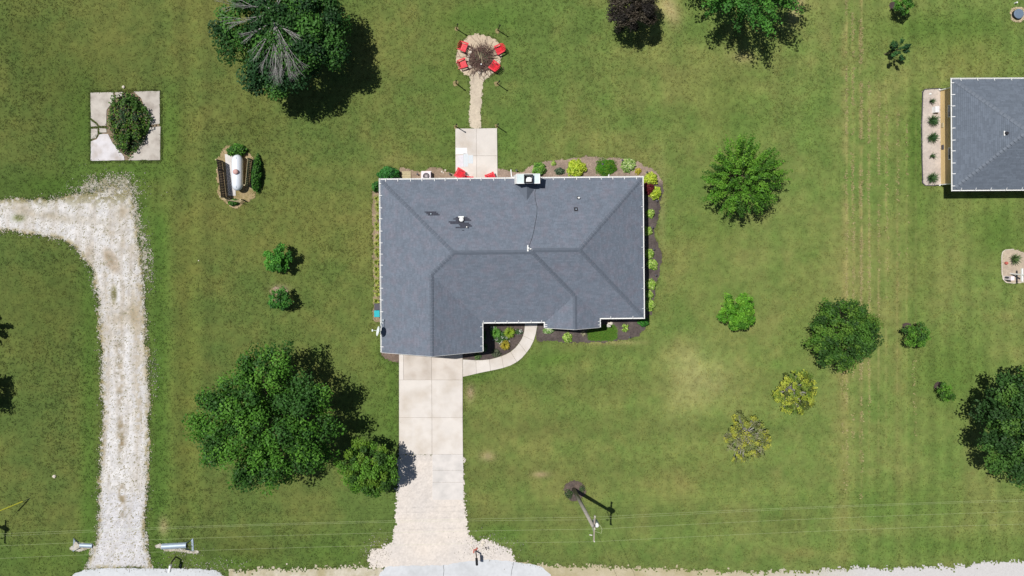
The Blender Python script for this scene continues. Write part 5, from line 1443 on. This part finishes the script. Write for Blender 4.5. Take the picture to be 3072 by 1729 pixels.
for px, mt, nm, lb in [([(1367, 444), (1401, 444), (1402, 462), (1367, 463)], 'chalk', 'mat', 'white rectangular mat on the upper left patio slab'), ([(1368, 466.5), (1390, 466), (1390, 501), (1368, 502)], 'chalk2', 'mat', 'pale lavender rectangle on the lower left patio slab'),
                       ([(1390.5, 461), (1404.5, 462), (1404.5, 500), (1390.5, 501)], 'lattice', 'mat', 'longer pale blue lattice mat on the patio'), ([(1405, 466), (1419, 466), (1419, 491), (1405, 491)], 'lattice', 'mat', 'shorter pale blue lattice mat on the patio')]:
    tag(MB().prism(ccw(GP(px, .06)), .053, .060).build(nm, M[mt]), lb, 'mat')

# ------------------------------------------------------------------ small things by the house
def solo(mb, name, mat, label, cat, loc, rz=0, group=None, smooth=False):
    o = mb.build(name, M[mat], loc=loc, rz=rz, smooth=smooth)
    return tag(o, label, cat, group)
# air conditioner
ax_, ay_ = U(1278.5, 528, .75)
ac = empty('air_conditioner', (ax_, ay_, 0), TH, 'pale square air conditioner unit at the back wall', 'air conditioner')
MB().box((0, 0, .03), (.95, .95, .06)).build('pad', M['concrete_grey'], ac)
MB().box((0, 0, .40), (.80, .80, .66)).build('cabinet', M['pinkwhite'], ac)
MB().lathe([(.30, 0), (.30, .03), (.26, .03), (.26, .0)], 24, (0, -.02, .735)).build('fan_ring', M['bin'], ac)
MB().lathe([(.25, 0), (.25, .012)], 24, (0, -.02, .733)).build('fan_well', M['rubber'], ac)
gl = MB()
for i in range(8):
    a = math.pi * i / 8
    gl.bar((.26 * math.cos(a), .26 * math.sin(a) - .02, .772), (-.26 * math.cos(a), -.26 * math.sin(a) - .02, .772), .012, .01)
gl.build('grille', M['pinkwhite'], ac)
# stepping boards beside it
sx_, sy_ = U(1219, 527)
st = empty('board_step', (sx_, sy_, 0), TH, 'pale board landing at the back wall beside the dark shrub', 'step')
for i in range(5): MB().box((0, .30 - i * .15, .09), (.82, .135, .05)).build('board', M['wood_pale'], st)
for s in (-1, 1): MB().box((s * .32, 0, .035), (.08, .7, .06)).build('bearer', M['wood_grey'], st)
def solar(px, py, lb, group='garden lights in the beds'):
    x, y = U(px, py, .2)
    o = empty('garden_light', (x, y, .02), 0, lb, 'garden light', group)
    MB().tube((0, 0, -.05), (0, 0, .26), .02, .02, 6).build('stake', M['black'], o)
    MB().lathe([(.03, 0), (.085, .02), (.09, .07), (.03, .10)], 12, (0, 0, .24)).build('lamp_head', M['bin'], o)
for px, py, lb in [(1252, 523, 'dark garden light between the board landing and the air conditioner'), (1349.5, 523, 'dark garden light left of the patio chairs'), (1549, 512, 'dark garden light left of the chimney'), (1807, 493, 'garden light standing in the oval ground cover'),
                   (1866, 481, 'garden light left of the variegated hosta'), (1970, 603, 'garden light below the lime shrub at the right wall'), (1957, 683, 'garden light beside the half hidden hosta'), (1961, 748, 'garden light above the two round hostas'),
                   (1967, 826, 'garden light below the round yellow green hosta'), (1888, 1012, 'garden light at the edge of the front right bed'), (1940, 517, 'garden light beside the small yellow plant')]:
    solar(px, py, lb)
# small hose/pebbles left of patio
def rock_mesh(r, seed):
    rs = random.Random(seed); b = MB()
    prof = [(r * .5, 0), (r, r * .25), (r * .9, r * .55), (r * .45, r * .8)]
    b.lathe(prof, 8)
    b.v = [(x * rs.uniform(.8, 1.2), y * rs.uniform(.75, 1.15), z * rs.uniform(.85, 1.15)) for x, y, z in b.v]
    return b
for i, (px, py, r) in enumerate([(1326, 516, .10), (1336, 511, .09), (1330, 519, .06)]):
    solo(rock_mesh(r, i), 'rock', 'stone', 'small pale rock in the dirt left of the patio', 'rock', (*U(px, py), .01), 0, 'pale rocks left of the patio')
# statue and stones in the front right bed
x, y = U(1827, 978, .3)
sta = empty('garden_statue', (x, y, .05), 0, 'small pale stone garden figure in the front right bed', 'statue')
MB().lathe([(.16, 0), (.17, .08), (.12, .1)], 12).build('base', M['statue'], sta, smooth=False)
MB().lathe([(.10, 0), (.14, .12), (.11, .28), (.06, .36)], 12, (0, 0, .1)).build('body', M['statue'], sta, smooth=True)
MB().lathe([(.03, 0), (.085, .06), (.085, .12), (.03, .18)], 12, (.02, .02, .45)).build('head', M['statue'], sta, smooth=True)
MB().box((-.12, .02, .3), (.2, .07, .1), Matrix.Rotation(.5, 3, 'Z')).build('wing', M['statue'], sta)
for i, (px, py, r, lb) in enumerate([(1832, 970, .17, 'pale rounded stone right of the garden figure'), (1826, 971, .12, 'smaller pale stone above the garden figure')]):
    solo(rock_mesh(r, 20 + i), 'rock', 'stone', lb, 'rock', (*U(px, py), .03))
# bird ornament by the porch
x, y = U(1500, 968, .3)
bo = empty('garden_ornament', (x, y, .02), 0, 'small white bird ornament below the porch gutter', 'ornament')
MB().tube((0, 0, 0), (0, 0, .3), .02, .02, 6).build('stake', M['black'], bo)
MB().lathe([(.02, 0), (.08, .05), (.07, .12), (.02, .16)], 10, (0, 0, .28)).build('body', M['statue'], bo, smooth=True)
MB().box((.0, .1, .36), (.06, .16, .03)).build('wing', M['statue'], bo)
# bins at the left wall
def bin_(px, py, mat, lb, h=.95):
    x, y = U(px, py, h)
    o = empty('wheeled_bin', (x, y, 0), TH, lb, 'bin')
    b = MB().prism([(-.22, -.27), (.22, -.27), (.22, .27), (-.22, .27)], .08, h - .06)
    b.v = [(a * (.82 + .18 * (c > .5)), d * (.82 + .18 * (c > .5)), c) for a, d, c in b.v]
    b.build('body', M[mat], o)
    MB().prism([(-.26, -.30), (.24, -.30), (.24, .30), (-.26, .30)], h - .06, h, bev=.025).build('lid', M[mat], o)
    for s in (-1, 1): MB().tube((.18, s * .2, .1), (.18, s * .27, .1), .1, .1, 12).build('wheel', M['black'], o)
    MB().tube((.27, -.2, h - .08), (.27, .2, h - .08), .018, .018, 6).build('handle', M['black'], o)
bin_(1131.5, 921, 'bin', 'dark grey bin at the left wall above the teal one', .85)
bin_(1131, 942, 'teal', 'teal bin at the left wall under the gutter', .9)

# ------------------------------------------------------------------ propane tank and its screens
tx0, ty0 = U(709.5, 518, 1.0)
tank = empty('propane_tank', (tx0, ty0, 0), 0, 'silver white horizontal propane tank with rounded ends', 'propane tank')
b = MB(); n = 28
prof = [(-1.62, .02), (-1.58, .2), (-1.48, .34), (-1.32, .44), (-1.1, .495), (-.6, .50), (.6, .50), (1.1, .495), (1.32, .44), (1.48, .34), (1.58, .2), (1.62, .02)]
vs = []
for yv, r in prof:
    for j in range(n):
        t = 2 * math.pi * j / n; vs.append((r * math.cos(t), yv, .72 + r * math.sin(t)))
fs = [(i * n + j, (i + 1) * n + j, (i + 1) * n + (j + 1) % n, i * n + (j + 1) % n) for i in range(len(prof) - 1) for j in range(n)]
fs += [tuple(range(n)), tuple(range((len(prof) - 1) * n, len(prof) * n))[::-1]]
b.add(vs, fs); b.build('vessel', M['tank'], tank, smooth=True)
MB().lathe([(.24, 0), (.245, .12), (.2, .2), (.08, .24)], 18, (0, .05, 1.18)).build('valve_dome', M['rust'], tank, smooth=True)
for s in (-1, 1):
    MB().box((0, s * 1.0, .13), (.7, .12, .26)).build('saddle', M['grey_metal'], tank)
    MB().box((0, s * 1.28, 1.17), (.02, .12, .12)).build('lifting_lug', M['tank'], tank)
tag(MB().prism(ccw(GP([(675, 463), (704, 465), (708, 588), (685, 588)])), 0.0, .07, bev=.012).build('tank_pad', M['concrete_grey']), 'white concrete pad under the left side of the tank', 'concrete pad')
def fence(a, b, h, lb, mat, slat_w=.14, gap=.035, posts=(0, 1), horizontal=False, tilt=0.0):
    """a,b photo pixels of the fence top line at height h"""
    A = Vector(U(*a, h)); B = Vector(U(*b, h)); d = B - A; L = d.length
    rz = math.atan2(d.y, d.x)
    r = empty('fence', (A.x, A.y, 0), rz, lb, 'fence')
    def tl(p): return (p[0], p[1] + tilt * p[2], p[2])
    if horizontal:
        k = int(h / (slat_w + gap))
        for i in range(k):
            z = .1 + i * (slat_w + gap) + slat_w / 2
            c = tl((L / 2, 0, z)); MB().box(c, (L, .025, slat_w)).build('slat', M[mat], r)
    else:
        k = int(L / (slat_w + gap))
        for i in range(k):
            MB().box((i * (slat_w + gap) + slat_w / 2, 0, h / 2 + .03), (slat_w, .022, h - .06)).build('slat', M[mat], r)
        for z in (.35, h - .3): MB().box((L / 2, -.035, z), (L, .04, .09)).build('rail', M[mat], r)
    for p in posts:
        MB().box((p * L, -.07 if not horizontal else .06, h / 2 + .03), (.10, .10, h + .06)).build('post', M['wood_pale'], r)
fence((650, 479), (663, 591), 1.55, 'dark slatted fence screen left of the propane tank', 'wood_dark', .13, .02, (0, .27, 1))
fence((743, 475), (735.5, 556), 1.25, 'thin wooden fence screen right of the propane tank', 'wood_pale', .14, .02, (0, 1))
fence((664, 592), (721, 601), .8, 'short pale slatted panel below the propane tank', 'wood_pale', .11, .06, (0, 1), horizontal=True, tilt=-.28)

# ------------------------------------------------------------------ utility poles, wires
def make_pole(base, top_off, h, lb, xfmr=True):
    r = empty('utility_pole', (base[0], base[1], 0), 0, lb, 'utility pole')
    t = Vector((top_off[0], top_off[1], h))
    MB().tube((0, 0, -.1), t, .19, .13, 12).build('shaft', M['pole'], r, smooth=True)
    ca = t + Vector((.17, -.28, -.25))
    MB().bar(ca + Vector((.03, 1.06, 0)), ca + Vector((-.05, -1.06, 0)), .10, .12).build('crossarm', M['wood_grey'], r)
    for s in (1.0, .02, -1.0):
        MB().lathe([(.03, 0), (.06, .03), (.045, .08), (.06, .12), (.03, .16)], 10, tuple(ca + Vector((.03 * s, s, .06)))).build('insulator', M['statue'], r)
    for s in (-1, 1): MB().bar(ca + Vector((0, s * .55, -.04)), t + Vector((.1, -.25, -.9)), .03, .03).build('brace', M['grey_metal'], r)
    if xfmr:
        c = t + Vector((.42, -.12, -1.15))
        tr = MB().lathe([(.20, 0), (.23, .04), (.23, .62), (.2, .70), (.08, .76)], 18, tuple(c)).build('transformer', M['grey_metal'], r, smooth=False)
        MB().lathe([(.21, 0), (.16, .06), (.05, .09)], 18, tuple(c + Vector((0, 0, .70)))).build('transformer_lid', M['white'], tr, smooth=True)
        MB().lathe([(.03, 0), (.05, .05), (.03, .1), (.05, .15), (.02, .22)], 8, tuple(c + Vector((.1, .1, .72)))).build('bushing', M['statue'], tr)
        MB().box(tuple(t + Vector((.2, -.12, -.85))), (.16, .1, .3)).build('bracket', M['grey_metal'], tr)
        MB().tube(t + Vector((-.15, -.95, -.55)), t + Vector((.05, -.95, -.45)), .05, .05, 8).build('cutout', M['statue'], r)
        pts = [c + Vector((.25, 0, .6)), c + Vector((.42, -.3, .75)), c + Vector((.3, -.55, .95)), ca + Vector((.05, -.2, .15))]
        lb_ = MB()
        for p, q in zip(pts[:-1], pts[1:]): lb_.tube(p, q, .012, .012, 5)
        lb_.build('jumper_lead', M['wire'], r)
    return r, Vector((base[0], base[1], 0)) + ca
pM = U(1721, 1468); pL = U(-92, 1530); pR = (pM[0] + 55.0, pM[1] + 1.88)
rM, cM = make_pole(pM, (.14, -.2), 6.9, 'leaning utility pole with crossarm and transformer in the front lawn')
rL, cL = make_pole(pL, (0, 0), 6.9, 'utility pole just past the left edge', True)
def wire(a, b, sag, rad, lb, mat='wire', name='power_line', group='power lines over the front lawn'):
    w = MB(); n = 22; prev = None
    for i in range(n + 1):
        t = i / n; p = a.lerp(b, t); p.z -= sag * 4 * t * (1 - t)
        if prev is not None: w.tube(prev, p, rad, rad, 5, cap=False)
        prev = p
    return tag(w.build(name, M[mat]), lb, 'wire', group)
cR = cM + Vector((55.0, 1.88, 0))
for s, z, nm in ((1.0, .2, 'upper'), (.02, .2, 'middle'), (-1.0, .2, 'lower')):
    o = Vector((.03 * s, s, z))
    wire(cL + o, cM + o, .55, .0042, nm + ' thin pale power line running left from the pole')
    wire(cM + o, cR + o, .55, .0042, nm + ' thin pale power line running right from the pole')
nt_ = Vector((0, .1, -1.3))
wire(cL + nt_, cM + nt_, .8, .004, 'lowest hung pale neutral line left of the pole'); wire(cM + nt_, cR + nt_, .8, .004, 'lowest hung pale neutral line right of the pole')
sp = U(1905, 1800, 5.6)
wire(cM + Vector((.1, -.1, -1.1)), Vector((sp[0] + .8, sp[1] - 3.0, 5.4)), .25, .010, 'black service cable crossing the road from the pole', 'cable', 'service_cable', None)
# yellow guy wire guard at the left edge
ga = U(88, 1497)
A = Vector((ga[0], ga[1], 0)); Bp = Vector((cL.x, cL.y + .2, 6.0)); dg = (Bp - A).normalized()
guy = empty('guy_wire', tuple(A), 0, 'yellow sleeved guy wire rising at the lower left edge', 'guy wire')
MB().tube((0, 0, -.05), tuple(Bp - A), .010, .010, 5).build('cable', M['galv'], guy)
MB().tube(tuple(dg * .55), tuple(dg * 3.4), .05, .05, 8).build('guard_sleeve', M['yellow'], guy)
MB().tube((.12, .08, -.05), tuple(dg * .55), .02, .02, 6).build('anchor_rod', M['rubber'], guy)

# ------------------------------------------------------------------ mailboxes, culvert pipes, utility boxes
def mailbox(px, py, mat, lb, rz=0.0, L=.55):
    x, y = U(px, py)
    o = empty('mailbox', (x, y, 0), rz, lb, 'mailbox')
    MB().box((0, 0, .5), (.1, .1, 1.1)).build('post', M['wood_dark'], o)
    MB().box((0, -.25, 1.0), (.09, .6, .08)).build('arm', M['wood_dark'], o)
    n = 8; w = .11; prof = [(-w, 0), (w, 0)] + [(w * math.cos(t), .16 + w * math.sin(t)) for t in np.linspace(0, math.pi, n)]
    b = MB(); m = len(prof)
    vs = [(a, -.15, 1.05 + c) for a, c in prof] + [(a, -.15 - L, 1.05 + c) for a, c in prof]
    b.add(vs, [(i, (i + 1) % m, m + (i + 1) % m, m + i) for i in range(m)] + [tuple(range(m))[::-1], tuple(range(m, 2 * m))])
    b.build('box', M[mat], o)
    MB().box((w + .012, -.3, 1.28), (.01, .03, .12)).build('flag', M['red'] if mat == 'white' else M['bin'], o)
mailbox(1427, 1652, 'black', 'black mailbox on a post at the end of the house driveway', .05)
mailbox(527, 1671, 'white', 'white mailbox on a post right of the white gravel drive', -.15, .6)
for i, (px, py, r) in enumerate([(1450, 1627, .17), (1416, 1645, .09), (1415, 1628, .09), (1474, 1628, .08), (1438, 1641, .07), (1447, 1636, .12)]):
    solo(rock_mesh(r, 40 + i), 'rock', 'stone', 'pale rock in the gravel near the black mailbox', 'rock', (*U(px, py), .01), 0, 'pale rocks near the black mailbox')
for i, (px, py, a) in enumerate([(1424, 1649, .2), (1430, 1646, 1.2), (1421, 1655, 1.5)]):
    solo(MB().box((0, 0, .04), (.22, .1, .07)), 'brick', 'brick', 'red brick lying at the foot of the black mailbox', 'brick', (*U(px, py), .01), a, 'bricks at the black mailbox')
x, y = U(1455, 1641)
rod = solo(MB().tube((0, 0, -.02), (.1, -.02, .55), .03, .03, 6).bar((.1, -.02, .55), (.05, .2, .6), .05, .03), 'marker_stake', 'black', 'short black marker stake right of the black mailbox', 'stake', (x, y, 0))
# corrugated culverts
def culvert(px0, px1, r, lb, flare=True, sgn=1):
    a = U(*px0); b = U(*px1)
    d = Vector((b[0] - a[0], b[1] - a[1])); L = d.length
    o = empty('culvert_pipe', (a[0], a[1], -.14), math.atan2(d.y, d.x), lb, 'culvert')
    m = MB(); n = 20; k = int(L / .07); vs = []
    for i in range(k + 1):
        rr = r + (.014 if i % 2 else 0)
        for j in range(n): t = 2 * math.pi * j / n; vs.append((i * L / k, rr * math.cos(t), .1 + rr * math.sin(t)))
    m.add(vs, [(i * n + j, (i + 1) * n + j, (i + 1) * n + (j + 1) % n, i * n + (j + 1) % n) for i in range(k) for j in range(n)])
    m.build('barrel', M['galv'], o, smooth=True)
    MB().lathe([(r * .9, 0), (r * .9, .01)], 16).mesh('x')
    if flare:
        f = MB()
        f.add([(L, -r, .02), (L, r, .02), (L + .62, .62, .16), (L + .62, -.62, .16), (L, -r, .42), (L, r, .42)],
              [(0, 1, 2, 3), (1, 5, 2), (0, 3, 4)])
        f.add([(L, -r, .03), (L + .62, -.62, .17), (L, -r, .43)], [(0, 1, 2)]); f.add([(L, r, .03), (L + .62, .62, .17), (L, r, .43)], [(0, 2, 1)])
        f.build('flared_end', M['galv'], o)
        MB().lathe([(r * .93, 0), (r * .93, .02)], 18).mesh('y')
        dk = MB(); vs = [(L + .004, r * .92 * math.cos(2 * math.pi * j / n), .1 + r * .92 * math.sin(2 * math.pi * j / n)) for j in range(n)]
        dk.add(vs, [tuple(range(n))]); dk.build('dark_mouth', M['black'], o)
culvert((486, 1640), (560, 1636), .26, 'galvanised culvert pipe with flared end right of the white gravel drive')
culvert((278, 1638), (240, 1636), .20, 'short bent culvert end left of the white gravel drive')
for px, lb in (([(455, 1638), (480, 1634), (500, 1634), (520, 1646), (590, 1652), (598, 1660), (540, 1654), (480, 1648)], 'stony wash beside the flared culvert'), ([(212, 1648), (222, 1628), (245, 1630), (280, 1634), (288, 1646), (260, 1648), (238, 1656)], 'stony wash beside the short culvert')):
    patch('stone_wash', px, .008, .07, flat((206, 200, 190), (170, 160, 140), .3, 44, .85), M['gravel'], rag=.1, label=lb)
# septic lid
x, y = U(3057, 41.5, .3)
sl_ = empty('septic_lid', (x, y, 0), 0, 'round blue grey septic riser lid at the upper right corner', 'lid')
MB().lathe([(.42, -.02), (.42, .26)], 26).build('riser', M['rubber'], sl_)
MB().lathe([(.44, .26), (.44, .30), (.38, .325), (.05, .33)], 26).build('cover', M['lid'], sl_)
x, y = U(3050, 8, .2); solo(MB().tube((0, 0, -.02), (0, 0, .22), .06, .06, 10).lathe([(.07, .2), (.07, .26)], 10), 'cleanout_pipe', 'white', 'white cleanout pipe above the septic lid', 'pipe', (x, y, 0))
# boxes in neighbouring bed
x, y = U(2811, 329, .4); ub = empty('utility_box', (x, y, 0), 0, 'white utility box in the neighbouring gravel bed', 'utility box')
MB().box((0, 0, .2), (.34, .52, .4)).build('cabinet', M['white'], ub); MB().box((0, .02, .42), (.37, .55, .04)).build('lid', M['offwhite'], ub); MB().box((.06, 0, .445), (.02, .5, .012)).build('seam', M['grey_metal'], ub)
x, y = U(2792, 282, .1); solo(MB().prism([(-.08, -.07), (.09, -.06), (.08, .07), (-.07, .08)], 0, .1, bev=.02), 'white_block', 'white', 'small white block at the top of the neighbouring gravel bed', 'block', (x, y, .01))
x, y = U(3037, 835.5, .8); pb = empty('utility_pedestal', (x, y, 0), 0, 'pale pink utility pedestal in the rounded gravel bed', 'utility box')
MB().box((0, 0, .4), (.30, .34, .8)).build('cabinet', M['pinkwhite'], pb); MB().box((0, 0, .815), (.33, .37, .03)).build('lid', M['pinkwhite'], pb); MB().box((-.2, .05, .5), (.1, .14, .3)).build('meter', M['bin'], pb)
x, y = U(3031, 821); tp = empty('white_cross_post', (x, y, 0), 0, 'white post with crossbar beside the pale pedestal', 'post')
MB().tube((0, 0, -.05), (.02, -.02, 1.75), .07, .07, 10).build('post', M['white'], tp)
MB().box((.02, -.02, 1.2), (.12, 1.16, .12)).build('crossbar', M['white'], tp)
x, y = U(3021, 790, .2); solo(MB().lathe([(.1, 0), (.14, .1), (.13, .2), (.1, .2)], 12), 'flower_pot', 'brick', 'small terracotta pot in the rounded gravel bed', 'pot', (x, y, .01))
# stray stones
for i, (px, py, r, lb) in enumerate([(371, 262, .14, 'pale stone just above the old concrete pad'), (596, 782, .06, 'tiny pale stone on the lawn right of the gravel drive'), (163, 1429, .16, 'flat brown stone on the lawn left of the gravel drive')]):
    solo(rock_mesh(r, 60 + i), 'rock', 'stone', lb, 'rock', (*U(px, py), 0))

# scattered gravel stones thrown off the white drive
n = 5200
pts = []
P = DRIVE_W
for i in range(len(P)):
    a = np.array(P[i]); b = np.array(P[(i + 1) % len(P)]); L = np.linalg.norm(b - a); k = int(L * 9)
    t = rng.random(k)[:, None]; nrm = np.array([-(b - a)[1], (b - a)[0]]) / max(L, 1e-6)
    pts.append(a + (b - a) * t + nrm * (.22 * rng.standard_normal(k)[:, None]))
q = np.concatenate(pts)
ext = np.stack([*[np.array(v) for v in ()]], 0) if False else None
extra = []
for (cx, cy, sx2, sy2, m) in [(330, 560, 60, 26, 420), (460, 1120, 9, 45, 160), (440, 715, 8, 30, 70), (452, 830, 8, 30, 90), (428, 790, 14, 60, 120), (1460, 1640, 50, 22, 320), (1130, 1660, 22, 30, 200), (600, 1700, 80, 12, 260), (560, 1655, 30, 8, 120)]:
    g = np.stack([rng.normal(cx, sx2, m), rng.normal(cy, sy2, m)], 1)
    extra.append(np.stack([(g[:, 0] - NX) / S, (NY - g[:, 1]) / S], 1))
q = np.concatenate([q] + extra)
q = q[(q[:, 0] > x0) & (q[:, 0] < x1) & (q[:, 1] > y0) & (q[:, 1] < y1)]
m = len(q); sz = rng.uniform(.018, .055, m)
oc = np.array([[1, 0, .3], [0, 1, .35], [-1, 0, .3], [0, -1, .35], [0, 0, 1.0]])
Vv = q[:, None, :].repeat(5, 1); Vv = np.concatenate([Vv, np.zeros((m, 5, 1))], 2) + oc[None] * sz[:, None, None] * rng.uniform(.6, 1.3, (m, 5, 3)) + np.array([0, 0, .012])
Fo = np.array([[0, 1, 4], [1, 2, 4], [2, 3, 4], [3, 0, 4]])[None] + np.arange(m)[:, None, None] * 5
cs = lin((186, 180, 168)) * rng.uniform(.35, 1.0, (m, 1))
tag(link_mesh('loose_stones', np_mesh('loose_stones', Vv.reshape(-1, 3), Fo.reshape(-1, 3), np.repeat(cs, 5, 0), smooth=False), M['gravel'], kind='stuff'), 'loose pale stones scattered along the gravel edges', 'gravel')
